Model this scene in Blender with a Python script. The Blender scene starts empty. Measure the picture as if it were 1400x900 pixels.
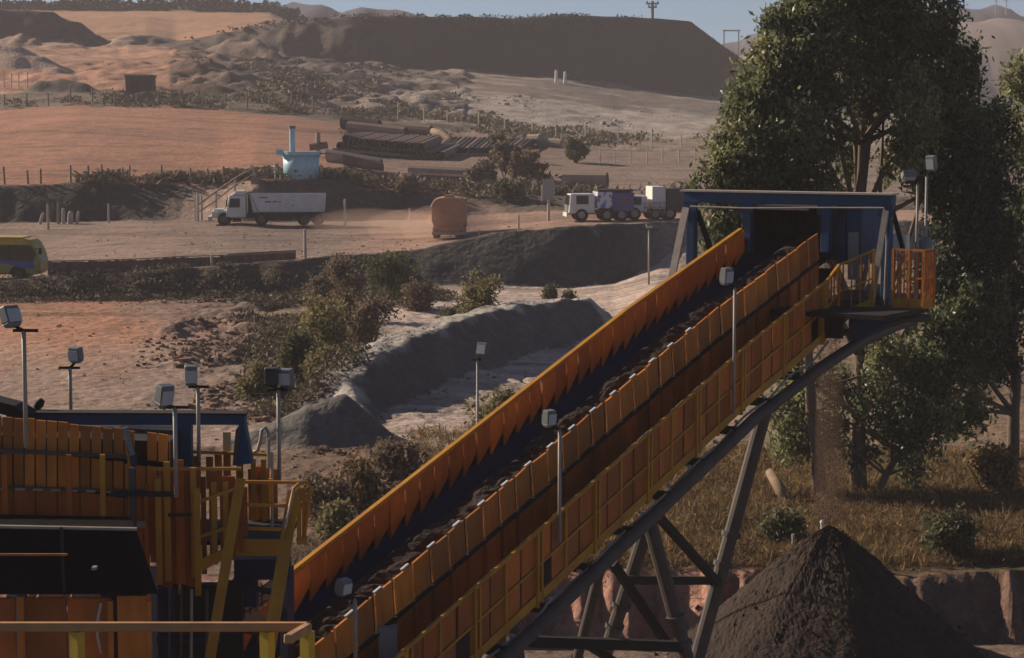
import bpy, math, random
import numpy as np
from mathutils import Vector, Matrix

random.seed(7)
RNG = np.random.default_rng(11)
COL = bpy.context.scene.collection
R = math.radians
HAZE_D = .0004
SKY_S = .05
SUN_S = 5.0
EXPO = .55
PI = math.pi

# ------------------------------------------------------------------ camera model
F = 2800.0
PITCH = math.atan(270 / F)
CZ = 12.3
CP, SP = math.cos(PITCH), math.sin(PITCH)


def P(px, py, d):
    """point seen at photo pixel (px,py), d metres in front of the camera"""
    X = (px - 700) / F
    Y = (450 - py) / F
    s = d / (Y * SP + CP)
    return Vector((X * s, d, CZ + s * (Y * CP - SP)))


def Zat(py, d):
    return P(700, py, d).z


def pxm(d):
    return d / F


# ------------------------------------------------------------------ numpy noise
_perm = RNG.permutation(512)


def _hash(ix, iy, seed):
    h = (ix * 374761393 + iy * 668265263 + seed * 974711) & 0x7fffffff
    h = (h ^ (h >> 13)) * 1274126177 & 0x7fffffff
    h = h ^ (h >> 16)
    return (h & 0xffff) / 65535.0


def vnoise(x, y, seed=0):
    x = np.asarray(x, float)
    y = np.asarray(y, float)
    ix = np.floor(x).astype(np.int64)
    iy = np.floor(y).astype(np.int64)
    fx = x - ix
    fy = y - iy
    fx = fx * fx * fx * (fx * (fx * 6 - 15) + 10)
    fy = fy * fy * fy * (fy * (fy * 6 - 15) + 10)
    a = _hash(ix, iy, seed)
    b = _hash(ix + 1, iy, seed)
    c = _hash(ix, iy + 1, seed)
    d = _hash(ix + 1, iy + 1, seed)
    return (a + (b - a) * fx + (c - a) * fy + (a - b - c + d) * fx * fy) * 2 - 1


def fbm(x, y, octaves=4, seed=0):
    t = 0
    amp = 1.0
    tot = 0
    for k in range(octaves):
        t = t + amp * vnoise(x * 2 ** k + 17.3 * k, y * 2 ** k - 9.1 * k, seed + k)
        tot += amp
        amp *= .5
    return t / tot


# ------------------------------------------------------------------ materials
MATS = {}


def mat(name, col, rough=.7, var=.25, scale=3.0, metal=0.0, bump=.0, bscale=30., island=0.0, dust=0.0,
        dustcol=(.24, .15, .10), stretch=(1, 1, 1), transl=0.0, attr=None, emit=None):
    m = bpy.data.materials.new(name)
    m.use_nodes = True
    nt = m.node_tree
    N, L = nt.nodes, nt.links
    b = N['Principled BSDF']
    b.inputs['Roughness'].default_value = rough
    b.inputs['Metallic'].default_value = metal
    b.inputs['Specular IOR Level'].default_value = .25
    tc = N.new('ShaderNodeTexCoord')
    mp = N.new('ShaderNodeMapping')
    mp.inputs['Scale'].default_value = stretch
    L.new(tc.outputs['Object'], mp.inputs['Vector'])
    nz = N.new('ShaderNodeTexNoise')
    nz.inputs['Scale'].default_value = scale
    nz.inputs['Detail'].default_value = 8
    nz.inputs['Roughness'].default_value = .65
    L.new(mp.outputs[0], nz.inputs['Vector'])
    base = None
    if attr:
        a = N.new('ShaderNodeAttribute')
        a.attribute_name = attr
        base = a.outputs['Color']
    mr = N.new('ShaderNodeMapRange')
    mr.inputs['From Min'].default_value = .25
    mr.inputs['From Max'].default_value = .75
    mr.inputs['To Min'].default_value = 1 - var
    mr.inputs['To Max'].default_value = 1 + var
    L.new(nz.outputs['Fac'], mr.inputs['Value'])
    mul = N.new('ShaderNodeVectorMath')
    mul.operation = 'SCALE'
    if base is None:
        mul.inputs[0].default_value = col
    else:
        L.new(base, mul.inputs[0])
    L.new(mr.outputs[0], mul.inputs['Scale'])
    out = mul.outputs[0]
    if island:
        g = N.new('ShaderNodeNewGeometry')
        mi = N.new('ShaderNodeMapRange')
        mi.inputs['To Min'].default_value = 1 - island
        mi.inputs['To Max'].default_value = 1 + island
        L.new(g.outputs['Random Per Island'], mi.inputs['Value'])
        m2 = N.new('ShaderNodeVectorMath')
        m2.operation = 'SCALE'
        L.new(out, m2.inputs[0])
        L.new(mi.outputs[0], m2.inputs['Scale'])
        out = m2.outputs[0]
    if dust:
        n2 = N.new('ShaderNodeTexNoise')
        n2.inputs['Scale'].default_value = scale * .45
        n2.inputs['Detail'].default_value = 6
        L.new(tc.outputs['Object'], n2.inputs['Vector'])
        m3 = N.new('ShaderNodeMapRange')
        m3.inputs['From Min'].default_value = .35
        m3.inputs['From Max'].default_value = .7
        m3.inputs['To Min'].default_value = 0
        m3.inputs['To Max'].default_value = dust
        L.new(n2.outputs['Fac'], m3.inputs['Value'])
        mx = N.new('ShaderNodeMix')
        mx.data_type = 'RGBA'
        L.new(m3.outputs[0], mx.inputs['Factor'])
        L.new(out, mx.inputs['A'])
        mx.inputs['B'].default_value = (*dustcol, 1)
        out = mx.outputs['Result']
    L.new(out, b.inputs['Base Color'])
    if bump:
        n3 = N.new('ShaderNodeTexNoise')
        n3.inputs['Scale'].default_value = bscale
        n3.inputs['Detail'].default_value = 6
        L.new(mp.outputs[0], n3.inputs['Vector'])
        bp = N.new('ShaderNodeBump')
        bp.inputs['Strength'].default_value = bump
        bp.inputs['Distance'].default_value = .05
        L.new(n3.outputs['Fac'], bp.inputs['Height'])
        L.new(bp.outputs[0], b.inputs['Normal'])
    if transl:
        t = N.new('ShaderNodeBsdfTranslucent')
        L.new(out, t.inputs['Color'])
        ms = N.new('ShaderNodeMixShader')
        ms.inputs[0].default_value = transl
        L.new(b.outputs[0], ms.inputs[1])
        L.new(t.outputs[0], ms.inputs[2])
        L.new(ms.outputs[0], N['Material Output'].inputs['Surface'])
    MATS[name] = m
    return m


M_ORANGE = mat('orange_boards', (.47, .148, .017), .7, .38, 2.6, island=.36, dust=.55, dustcol=(.26, .105, .04), stretch=(1, 1, .35), bump=.3)
M_ORANGE2 = mat('orange_side', (.41, .112, .016), .75, .4, 2.2, island=.36, dust=.55, dustcol=(.22, .09, .034), stretch=(1, 1, .35), bump=.3)
M_YELLOW = mat('safety_yellow', (.48, .22, .016), .6, .25, 3, dust=.5, dustcol=(.25, .11, .04))
M_BLUE = mat('blue_steel', (.009, .055, .14), .6, .4, 2.5, dust=.5, dustcol=(.06, .055, .06))
M_NAVY = mat('navy_band', (.016, .022, .062), .6, .3, 2.5, dust=.3, dustcol=(.06, .045, .04))
M_ORE = mat('dark_ore', (.034, .021, .016), .95, .5, 5, bump=1.0, bscale=14)
M_PIPE = mat('weathered_steel', (.065, .056, .052), .6, .4, 3, dust=.5, dustcol=(.11, .075, .055))
M_DARK = mat('dark_steel', (.014, .012, .012), .75, .4, 2, dust=.35, dustcol=(.035, .025, .02))
M_BLACK = mat('black_rubber', (.012, .012, .012), .8, .2, 3)
M_GALV = mat('galvanised_post', (.30, .27, .24), .5, .25, 4, dust=.3)
M_LAMPG = mat('lamp_housing', (.16, .17, .17), .4, .15, 5)
M_LAMPD = mat('lamp_housing_dark', (.05, .055, .055), .4, .15, 5)
M_LENS = mat('lamp_glass', (.42, .44, .45), .15, .1, 5)
M_WHITE = mat('white_paint', (.68, .68, .66), .45, .12, 2, dust=.35, dustcol=(.45, .36, .30))
M_TARP = mat('pale_load_body', (.66, .65, .64), .6, .2, 1.2, dust=.35, dustcol=(.4, .31, .26))
M_GLASS = mat('vehicle_glass', (.018, .028, .030), .12, .1, 2)
M_GLASSY = mat('tinted_bus_glass', (.035, .04, .018), .2, .15, 2)
M_VYEL = mat('van_yellow', (.52, .36, .06), .4, .15, 2, dust=.3)
M_VOLIVE = mat('van_lower_yellow', (.34, .30, .05), .45, .2, 3, dust=.3)
M_VBLUE = mat('van_blue', (.06, .10, .36), .4, .2, 2, dust=.2)
M_PURPLE = mat('purple_paint', (.085, .09, .25), .5, .3, 2, dust=.2)
M_SPLASH = mat('blue_splash', (.11, .13, .50), .5, .3, 2)
M_RED = mat('faded_red', (.30, .07, .06), .55, .3, 2)
M_TANKB = mat('pale_blue_tank', (.30, .53, .63), .45, .18, 2, dust=.35, dustcol=(.42, .40, .36))
M_DUSTOR = mat('dust_covered_orange', (.40, .185, .10), .85, .15, 1.5, dust=.5, dustcol=(.40, .24, .16))
M_RUSTP = mat('rusty_pipe', (.15, .095, .075), .7, .35, 1.0, dust=.5, dustcol=(.25, .17, .13))
M_PALEP = mat('dusty_pale_pipe', (.36, .27, .21), .75, .25, 1.2, dust=.4)
M_WOOD = mat('grey_wood', (.20, .15, .12), .85, .35, 6, stretch=(1, 1, .2))
M_PALEW = mat('pale_post', (.42, .36, .31), .8, .2, 4)
M_BARK = mat('eucalyptus_bark', (.13, .095, .07), .85, .45, 1.4, bump=.5, bscale=9, stretch=(1, 1, .3))
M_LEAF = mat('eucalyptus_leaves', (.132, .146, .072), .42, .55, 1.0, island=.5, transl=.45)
M_LEAFL = mat('light_eucalyptus_leaves', (.21, .21, .095), .42, .5, 1.0, island=.5, transl=.42)  # paler leaf copy, also painting sunlit clumps into the crowns
M_LEAFD = mat('shade_painted_leaves', (.040, .050, .024), .5, .3, .5, island=.5, transl=.15)  # darker leaf copy, painting shade into the right-hand crowns
M_BUSHG = mat('bush_green', (.125, .12, .062), .8, .45, 1.0, island=.5, transl=.35)
M_BUSHY = mat('bush_yellow_green', (.225, .19, .09), .85, .45, 1.0, island=.45, transl=.35)
M_BUSHB = mat('bush_dry_brown', (.205, .15, .105), .85, .45, 1.0, island=.45, transl=.3)
M_DRY = mat('dry_grass_blades', (.225, .148, .07), .9, .6, .30, island=.5, transl=.25)
M_SCRUB = mat('scrub_leaves', (.13, .105, .07), .85, .4, .25, island=.5, transl=.15)
M_FAR = mat('far_treeline', (.035, .034, .030), .9, .3, .3, island=.3)
M_ROCK = mat('rubble_rock', (.18, .11, .08), .95, .4, .6, island=.5)
M_ROCKP = mat('pale_rock', (.38, .30, .26), .95, .3, .6, island=.4)
M_HOP = mat('black_steel', (.0075, .0065, .0065), .95, .4, 1.5, dust=.3, dustcol=(.018, .013, .011))  # near-black matte steel for the hopper wall
M_HOP.node_tree.nodes['Principled BSDF'].inputs['Specular IOR Level'].default_value = .03
M_TANBOX = mat('tan_plate', (.55, .42, .22), .6, .15, 4)
M_GREYSIGN = mat('grey_sign', (.28, .28, .27), .5, .15, 8)
M_LOG = mat('bare_log', (.20, .135, .09), .85, .3, 4)
M_SOIL = mat('soil', (.3, .2, .1), .95, .2, .55, attr='soil', bump=.9, bscale=2.2)
_nt = M_SOIL.node_tree
_b = _nt.nodes['Principled BSDF']
_l = _b.inputs['Base Color'].links[0].from_socket
_tc = [n for n in _nt.nodes if n.type == 'TEX_COORD'][0]
for _sc, _v in ((2.6, .30), (9.0, .24)):
    _n = _nt.nodes.new('ShaderNodeTexNoise')
    _n.inputs['Scale'].default_value = _sc
    _n.inputs['Detail'].default_value = 5
    _n.inputs['Roughness'].default_value = .7
    _nt.links.new(_tc.outputs['Object'], _n.inputs['Vector'])
    _m = _nt.nodes.new('ShaderNodeMapRange')
    _m.inputs['From Min'].default_value = .3
    _m.inputs['From Max'].default_value = .7
    _m.inputs['To Min'].default_value = 1 - _v
    _m.inputs['To Max'].default_value = 1 + _v
    _nt.links.new(_n.outputs['Fac'], _m.inputs['Value'])
    _s = _nt.nodes.new('ShaderNodeVectorMath')
    _s.operation = 'SCALE'
    _nt.links.new(_l, _s.inputs[0])
    _nt.links.new(_m.outputs[0], _s.inputs['Scale'])
    _l = _s.outputs[0]
_nt.links.new(_l, _b.inputs['Base Color'])
for _n in _nt.nodes:
    if _n.type == 'BUMP':
        _n.inputs['Distance'].default_value = .16
M_HILLT = mat('pale_hill_haze_tint', (.22, .17, .155), .95, .3, .02)  # mauve-grey tone mixes distance haze into the hill colour
M_HILLP = mat('dark_hill_haze_tint', (.075, .075, .105), .95, .4, .02)  # blue-grey distance haze painted into the hill colour
M_CONC = mat('stained_concrete', (.22, .17, .14), .9, .25, 2)
M_CABIN = mat('dark_cabin', (.045, .04, .04), .7, .25, 1)


# ------------------------------------------------------------------ mesh builder
class MB:
    def __init__(s):
        s.v = []
        s.f = []

    def quad(s, a, b, c, d):
        n = len(s.v)
        s.v += [tuple(a), tuple(b), tuple(c), tuple(d)]
        s.f.append((n, n + 1, n + 2, n + 3))

    def hexa(s, p):
        """8 points: bottom ring 0-3, top ring 4-7"""
        n = len(s.v)
        s.v += [tuple(q) for q in p]
        for f in ((3, 2, 1, 0), (4, 5, 6, 7), (0, 1, 5, 4), (1, 2, 6, 5), (2, 3, 7, 6), (3, 0, 4, 7)):
            s.f.append(tuple(n + k for k in f))

    def box(s, c, sx, sy, sz, ex=Vector((1, 0, 0)), ey=Vector((0, 1, 0)), ez=Vector((0, 0, 1))):
        c = Vector(c)
        x, y, z = ex * sx / 2, ey * sy / 2, ez * sz / 2
        s.hexa([c - x - y - z, c + x - y - z, c + x + y - z, c - x + y - z,
                c - x - y + z, c + x - y + z, c + x + y + z, c - x + y + z])

    def bar(s, a, b, w, h, up=Vector((0, 0, 1))):
        a = Vector(a)
        b = Vector(b)
        d = (b - a)
        L = d.length
        d.normalize()
        if abs(d.dot(up)) > .98:
            up = Vector((0, 1, 0))
        x = d.cross(up).normalized()
        z = x.cross(d).normalized()
        s.box((a + b) / 2, w, L, h, x, d, z)

    def tube(s, pts, r, n=10, r2=None, cap=True):
        pts = [Vector(p) for p in pts]
        K = len(pts)
        rad = r if isinstance(r, (list, tuple)) else [r + ((r2 if r2 is not None else r) - r) * k / max(1, K - 1) for k in range(K)]
        n0 = len(s.v)
        prev = None
        for k, p in enumerate(pts):
            t = (pts[min(k + 1, K - 1)] - pts[max(k - 1, 0)]).normalized()
            if prev is None:
                up = Vector((0, 0, 1)) if abs(t.z) < .9 else Vector((0, 1, 0))
                x = t.cross(up).normalized()
            else:
                x = (prev - t * prev.dot(t)).normalized()
            prev = x
            y = t.cross(x)
            for j in range(n):
                a = 2 * PI * j / n
                s.v.append(tuple(p + (x * math.cos(a) + y * math.sin(a)) * rad[k]))
        for k in range(K - 1):
            for j in range(n):
                a = n0 + k * n + j
                b = n0 + k * n + (j + 1) % n
                s.f.append((a, b, b + n, a + n))
        if cap:
            s.f.append(tuple(n0 + j for j in reversed(range(n))))
            s.f.append(tuple(n0 + (K - 1) * n + j for j in range(n)))

    def prism(s, prof, a, b):
        """profile points (already 3-D offsets) extruded from a to b"""
        a = Vector(a)
        b = Vector(b)
        n0 = len(s.v)
        n = len(prof)
        for o in (a, b):
            s.v += [tuple(o + Vector(q)) for q in prof]
        for j in range(n):
            k = (j + 1) % n
            s.f.append((n0 + j, n0 + k, n0 + n + k, n0 + n + j))
        s.f.append(tuple(n0 + j for j in reversed(range(n))))
        s.f.append(tuple(n0 + n + j for j in range(n)))

    def build(s, name, m, parent=None, loc=None, smooth=False, bevel=0):
        """vertices are world coordinates; loc/parent only move the origin"""
        me = bpy.data.meshes.new(name)
        org = Vector((0, 0, 0))
        if parent is not None:
            org = world_loc(parent)
        elif loc is not None:
            org = Vector(loc)
        me.from_pydata([tuple(Vector(v) - org) for v in s.v], [], s.f)
        me.materials.append(m)
        if smooth:
            for p in me.polygons:
                p.use_smooth = True
        me.update()
        o = bpy.data.objects.new(name, me)
        COL.objects.link(o)
        if parent is not None:
            o.parent = parent
        elif loc is not None:
            o.location = org
        if bevel:
            bv = o.modifiers.new('bevel', 'BEVEL')
            bv.width = bevel
            bv.segments = 1
        return o


def world_loc(o):
    p = Vector((0, 0, 0))
    while o is not None:
        p = p + o.location
        o = o.parent
    return p


def tag(o, label=None, cat=None, group=None, kind=None):
    if label:
        o['label'] = label
    if cat:
        o['category'] = cat
    if group:
        o['group'] = group
    if kind:
        o['kind'] = kind
    return o


def thing(name, label, cat, loc=(0, 0, 0), group=None):
    o = bpy.data.objects.new(name, None)
    COL.objects.link(o)
    o.location = loc
    o.empty_display_size = .3
    return tag(o, label, cat, group)


def copy_thing(root, loc, label=None, group=None, rz=0, scale=1.0):
    r = root.copy()
    COL.objects.link(r)
    r.location = loc
    r.rotation_euler = (0, 0, rz)
    r.scale = (scale,) * 3
    if label:
        r['label'] = label
    if group:
        r['group'] = group
    for ch in list(root.children):
        c = ch.copy()
        COL.objects.link(c)
        c.parent = r
        for g in ch.children:
            k = g.copy()
            COL.objects.link(k)
            k.parent = c
    return r


# ------------------------------------------------------------------ terrain
def cpar(x, y):
    return np.asarray(x) / np.maximum(np.asarray(y), 48.0)


LINES = []


def line(pts):
    """pts: (px, d, 'y', py) or (px, d, 'z', z)"""
    c, dd, zz = [], [], []
    for px, d, k, v in pts:
        if k == 'y':
            p = P(px, v, d)
            x, z = p.x, p.z
        else:
            x, z = (px - 700) / F * max(d, 48), v
        c.append(x / max(d, 48))
        dd.append(d)
        zz.append(z)
    LINES.append((np.array(c), np.array(dd, float), np.array(zz, float)))


line([(-600, -80, 'z', 0), (2300, -80, 'z', 0)])
line([(-600, 46, 'z', 0), (380, 46, 'z', 0), (640, 47.8, 'z', 0), (760, 48.2, 'z', 0), (1000, 48.2, 'z', 0), (1230, 48.4, 'z', 0), (2000, 48.2, 'z', 0)])
line([(-600, 50, 'z', 1.2), (380, 50, 'z', 1.3), (640, 50, 'z', 1.5), (760, 50.3, 'y', 775), (1000, 50.2, 'y', 776), (1120, 50, 'y', 783), (1230, 49.8, 'y', 787), (1400, 49.6, 'y', 779), (2000, 49.3, 'z', 1.7)])
line([(-600, 64, 'z', 2.2), (300, 65, 'z', 2.2), (390, 64.2, 'y', 617), (500, 64.2, 'y', 615), (600, 64.5, 'y', 614), (760, 67, 'z', 1.9), (900, 68, 'z', 1.6), (1400, 68, 'z', 1.5), (2300, 68, 'z', 1.5)])
line([(-600, 114, 'z', 2.7), (0, 115.5, 'y', 411), (200, 116.5, 'y', 410), (420, 118.5, 'y', 406), (480, 121, 'y', 398), (560, 123.5, 'y', 390), (700, 125, 'y', 391), (780, 126, 'y', 393), (840, 127, 'y', 386), (900, 129, 'y', 365), (1000, 131, 'z', 4.0), (1400, 132, 'z', 4), (2300, 132, 'z', 4)])
line([(-600, 117, 'z', 3.6), (0, 117.5, 'y', 384), (60, 118, 'y', 379), (150, 118.8, 'y', 374), (300, 120, 'y', 363), (420, 121.5, 'y', 352), (480, 124.5, 'y', 349), (560, 127.5, 'y', 341), (620, 128.8, 'y', 331), (680, 129.8, 'y', 318), (760, 130.2, 'y', 309), (860, 131, 'y', 305), (930, 133, 'y', 303), (1000, 134, 'y', 303), (2300, 136, 'z', 6.5)])
line([(-600, 121, 'z', 3.6), (0, 122, 'z', 3.55), (60, 122, 'z', 3.7), (150, 123, 'z', 3.95), (300, 126, 'z', 4.2), (420, 128, 'z', 4.35), (560, 132, 'z', 4.6), (760, 136, 'z', 5.5), (930, 139, 'z', 5.75), (2300, 140, 'z', 6)])
line([(-600, 168, 'z', 4.9), (0, 168, 'y', 306), (180, 168, 'y', 302), (262, 166, 'y', 301), (330, 163, 'y', 302), (380, 168, 'y', 300), (480, 169, 'y', 300), (560, 170, 'y', 297), (640, 168, 'z', 5.4), (760, 165, 'z', 6.0), (930, 165, 'z', 6.0), (2300, 165, 'z', 6)])
line([(-600, 171, 'z', 8), (0, 171.5, 'y', 254), (150, 171.5, 'y', 250), (260, 172, 'y', 252), (300, 171.5, 'y', 253), (335, 171, 'y', 248), (350, 170.5, 'y', 246), (470, 171.5, 'y', 246), (490, 172, 'y', 257), (560, 173, 'y', 262), (650, 173, 'y', 266), (760, 170, 'y', 270), (930, 170, 'y', 268), (2300, 170, 'z', 7)])
line([(-600, 262, 'y', 148), (0, 260, 'y', 150), (100, 262, 'y', 144), (250, 262, 'y', 148), (400, 258, 'y', 158), (480, 250, 'y', 170), (560, 245, 'y', 178), (700, 235, 'y', 190), (850, 225, 'y', 205), (1000, 220, 'y', 210), (2300, 220, 'y', 215)])
line([(-600, 285, 'y', 128), (0, 285, 'y', 127), (200, 290, 'y', 122), (300, 285, 'y', 130), (400, 280, 'y', 140), (500, 280, 'y', 152), (700, 280, 'y', 172), (850, 280, 'y', 187), (1000, 280, 'y', 192), (2300, 280, 'y', 200)])
line([(-600, 330, 'y', 78), (0, 330, 'y', 82), (120, 330, 'y', 88), (230, 335, 'y', 84), (350, 340, 'y', 94), (500, 340, 'y', 116), (600, 345, 'y', 120), (700, 345, 'y', 127), (850, 345, 'y', 150), (1000, 345, 'y', 162), (2300, 345, 'y', 180)])
line([(-600, 370, 'y', 62), (0, 370, 'y', 62), (120, 370, 'y', 66), (240, 380, 'y', 64), (300, 382, 'y', 66), (400, 384, 'y', 78), (560, 386, 'y', 92), (750, 386.5, 'y', 106), (900, 387.5, 'y', 124), (1000, 387, 'y', 136), (1150, 380, 'y', 150), (2300, 380, 'y', 170)])
line([(-600, 385, 'y', 46), (0, 385, 'y', 46), (130, 385, 'y', 54), (200, 390, 'y', 50), (240, 394, 'y', 57), (300, 396, 'y', 46), (400, 397, 'y', 28), (480, 397, 'y', 24), (560, 397, 'y', 23), (700, 397, 'y', 24), (840, 397, 'y', 22), (900, 397, 'y', 24), (945, 397, 'y', 29), (980, 394, 'y', 55), (1020, 389, 'y', 84), (1060, 386, 'y', 108), (1110, 384, 'y', 140), (2300, 384, 'y', 168)])
line([(-600, 520, 'y', 13), (0, 520, 'y', 13), (240, 520, 'y', 13), (300, 530, 'y', 14), (370, 530, 'y', 17), (440, 500, 'z', 34.5), (900, 430, 'z', 33), (1000, 430, 'z', 22), (1400, 470, 'z', 14), (2300, 470, 'z', 14)])
line([(-600, 620, 'z', 30), (900, 620, 'z', 22), (2300, 620, 'z', 16)])
line([(-600, 900, 'z', 16), (2300, 900, 'z', 16)])
line([(-600, 1400, 'z', 10), (2300, 1400, 'z', 10)])

RIDGES = []   # crest points, slope, flat half width, colour key, noise amplitude


def ridge(pts, slope, flat, key, amp=.0, freq=.6):
    RIDGES.append(([P(*p) for p in pts], slope, flat, key, amp, freq))


GREY = (.105, .093, .086)  # berm face colour, lowered to stand for its shade
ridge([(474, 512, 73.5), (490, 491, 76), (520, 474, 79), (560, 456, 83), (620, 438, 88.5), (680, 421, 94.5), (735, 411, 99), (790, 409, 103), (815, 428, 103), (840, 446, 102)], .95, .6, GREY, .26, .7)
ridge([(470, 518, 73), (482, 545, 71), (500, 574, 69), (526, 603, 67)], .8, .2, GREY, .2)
ridge([(320, 602, 65.2), (350, 590, 65.5), (385, 573, 65.8), (425, 554, 66), (466, 540, 66.3), (490, 562, 66), (513, 596, 65.4)], .9, .2, (.12, .106, .097), .16)
ridge([(-200, 10, 386), (20, 13, 386), (60, 15, 386), (95, 27, 385), (122, 46, 382)], .9, 2, (.075, .055, .048), .8, .12)
ridge([(-60, 60, 322), (20, 64, 320), (50, 76, 318), (75, 92, 314)], .55, 1, (.38, .26, .2), .6, .2)
ridge([(300, 60, 374), (318, 50, 375), (345, 58, 373), (370, 70, 368)], .7, 1, (.19, .125, .095), 1.2, .2)
ridge([(60, 112, 288), (85, 107, 288), (112, 114, 287)], .7, .6, (.075, .06, .05), .4, .3)
ridge([(262, 86, 336), (280, 84, 336), (300, 90, 335)], .7, 1, (.06, .05, .045), .6, .3)
ridge([(225, 470, 97), (262, 447, 101), (292, 431, 104), (325, 437, 103), (350, 458, 98)], .5, .5, (.21, .13, .10), 1.0, .55)
ridge([(300, 500, 88), (345, 470, 94), (385, 452, 98), (420, 440, 102)], .5, .3, (.19, .125, .095), .7, .5)
ridge([(200, 520, 84), (250, 505, 86), (300, 512, 85)], .35, .3, (.22, .14, .11), .45, .5)
ridge([(830, 400, 124), (880, 372, 128), (935, 340, 130), (960, 330, 131)], .55, .4, (.33, .25, .21), .3, .4)
ridge([(400, 640, 63), (450, 636, 63.5), (520, 632, 63.5), (600, 630, 63)], .5, .2, (.2, .115, .08), .4, .8)


def ridge_eval(x, y):
    """max height over ridges and the index of the winner"""
    best = np.full(x.shape, -1e9)
    drop = np.full(x.shape, 9.0)
    who = np.full(x.shape, -1, int)
    for i, (pts, slope, flat, key, amp, freq) in enumerate(RIDGES):
        xs = [p.x for p in pts]
        ys = [p.y for p in pts]
        h = max(p.z for p in pts)
        m = 14 + flat if h < 15 else 40
        sel = (x > min(xs) - m) & (x < max(xs) + m) & (y > min(ys) - m) & (y < max(ys) + m)
        if not sel.any():
            continue
        X, Y = x[sel], y[sel]
        z = np.full(X.shape, -1e9)
        dm = np.full(X.shape, 99.0)
        wob = amp * fbm(X * freq, Y * freq, 4, 50 + i)
        for a, b in zip(pts[:-1], pts[1:]):
            dx, dy = b.x - a.x, b.y - a.y
            t = np.clip(((X - a.x) * dx + (Y - a.y) * dy) / (dx * dx + dy * dy), 0, 1)
            dist = np.hypot(X - a.x - t * dx, Y - a.y - t * dy)
            dm = np.minimum(dm, dist)
            z = np.maximum(z, a.z + (b.z - a.z) * t - slope * np.maximum(0, np.hypot(dist, .15) - flat))
        z = z + wob
        cur = best[sel]
        cw = who[sel]
        up = z > cur
        cur[up] = z[up]
        cw[up] = i
        dsel = drop[sel]
        dsel[up] = dm[up]
        drop[sel] = dsel
        best[sel] = cur
        who[sel] = cw
    ridge_eval.dist = drop
    return best, who


def base_eval(x, y):
    c = cpar(x, y)
    K = len(LINES)
    D = np.stack([np.interp(c, l[0], l[1]) for l in LINES])
    Z = np.stack([np.interp(c, l[0], l[2]) for l in LINES])
    zone = np.zeros(x.shape, int)
    for k in range(1, K - 1):
        zone = np.where(y >= D[k], k, zone)
    ix = zone[None]
    d0 = np.take_along_axis(D, ix, 0)[0]
    d1 = np.take_along_axis(D, ix + 1, 0)[0]
    z0 = np.take_along_axis(Z, ix, 0)[0]
    z1 = np.take_along_axis(Z, ix + 1, 0)[0]
    t = np.clip((y - d0) / np.maximum(1e-6, d1 - d0), 0, 1)
    return z0 + (z1 - z0) * t, zone, t


# roughness of the ground by zone: (amplitude, frequency)
ROUGH = {0: (.05, .5), 1: (.10, 1.2), 2: (.12, .6), 3: (.05, .45), 4: (.16, .5), 5: (.12, .5), 6: (.05, .4), 7: (.25, .5), 8: (.08, .12),
         9: (.5, .3), 10: (.9, .16), 11: (.7, .12), 12: (1.1, .10), 13: (.5, .1), 14: (.6, .06), 15: (1, .03), 16: (2, .01), 17: (2, .01)}


def ground_full(x, y):
    x = np.asarray(x, float)
    y = np.asarray(y, float)
    z, zone, t = base_eval(x, y)
    rz, who = ridge_eval(x, y)
    amp = np.zeros(x.shape)
    n = np.zeros(x.shape)
    px = 700 + F * cpar(x, y)
    for k, (a, fr) in ROUGH.items():
        s = zone == k
        if s.any():
            n[s] = a * fbm(x[s] * fr, y[s] * fr, 5, 3)
    # erosion ribs on the bench face and gullies down the terrace banks
    s = zone == 1
    w = np.sin(np.clip(t, 0, 1) * PI)
    n = np.where(s, n + w * .62 * vnoise(x * 2.4, y * .15, 77) + w * .26 * vnoise(x * 6, y * .2, 78), n)
    s = (zone == 4) | (zone == 7)
    n = np.where(s, n + w * np.where(px > 540, .07, .25) * vnoise(x * .8, y * .1, 79), n)
    n = n + np.where((y > 48) & (y < 112), .05, 0) * fbm(x * 2.6, y * 2.2, 2, 37)
    far = ((zone == 10) | (zone == 11) | (zone == 12)) & (px < 1050)
    n = n + np.where(far, .28, 0) * fbm(x * .45, y * .35, 3, 38)
    s = zone == 12
    n = np.where(s, n + w * np.where(px < 560, 1.1, .5) * vnoise(x * .22, y * .03, 80) + w * .35 * vnoise(x * .7, y * .05, 83), n)
    # rubble between the left field and the bushes, quiet elsewhere in the same zone
    rub = np.clip(1 - np.abs(px - 330) / 150, 0, 1) * (zone == 3) * np.clip((y - 66) / 10, 0, 1)
    n = n + rub * .45 * fbm(x * .7, y * .7, 4, 31)
    ap = np.clip((px - 500) / 60, 0, 1) * (zone == 3)
    n = n + ap * .10 * fbm(x * .5, y * .22, 4, 33)
    rough_r = ((zone == 10) | (zone == 11)) & (px > 240) & (px < 640)
    n = np.where(rough_r, n * 2.0, n)
    quiet = ((zone == 10) | (zone == 11) | (zone == 12)) & (px > 640)
    n = np.where(quiet, n * .45, n)
    zz = z + n
    win = rz > zz
    zz = np.where(win, rz, zz)
    who = np.where(win, who, -1)
    return zz, zone, t, who, px


def gz(x, y):
    return float(ground_full(np.array([x]), np.array([y]))[0][0])


def on_ground(px, d):
    x = (px - 700) / F * max(d, 48)
    return Vector((x, d, gz(x, d)))


def ground_at_pixel(px, py, d0, d1):
    """first ground hit of the line of sight between two distances"""
    d = np.linspace(d0, d1, 500)
    pts = [P(px, py, q) for q in d]
    g = ground_full(np.array([p.x for p in pts]), d)[0]
    for p, h in zip(pts, g):
        if p.z <= h:
            return Vector((p.x, p.y, h))
    return pts[-1]


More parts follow.
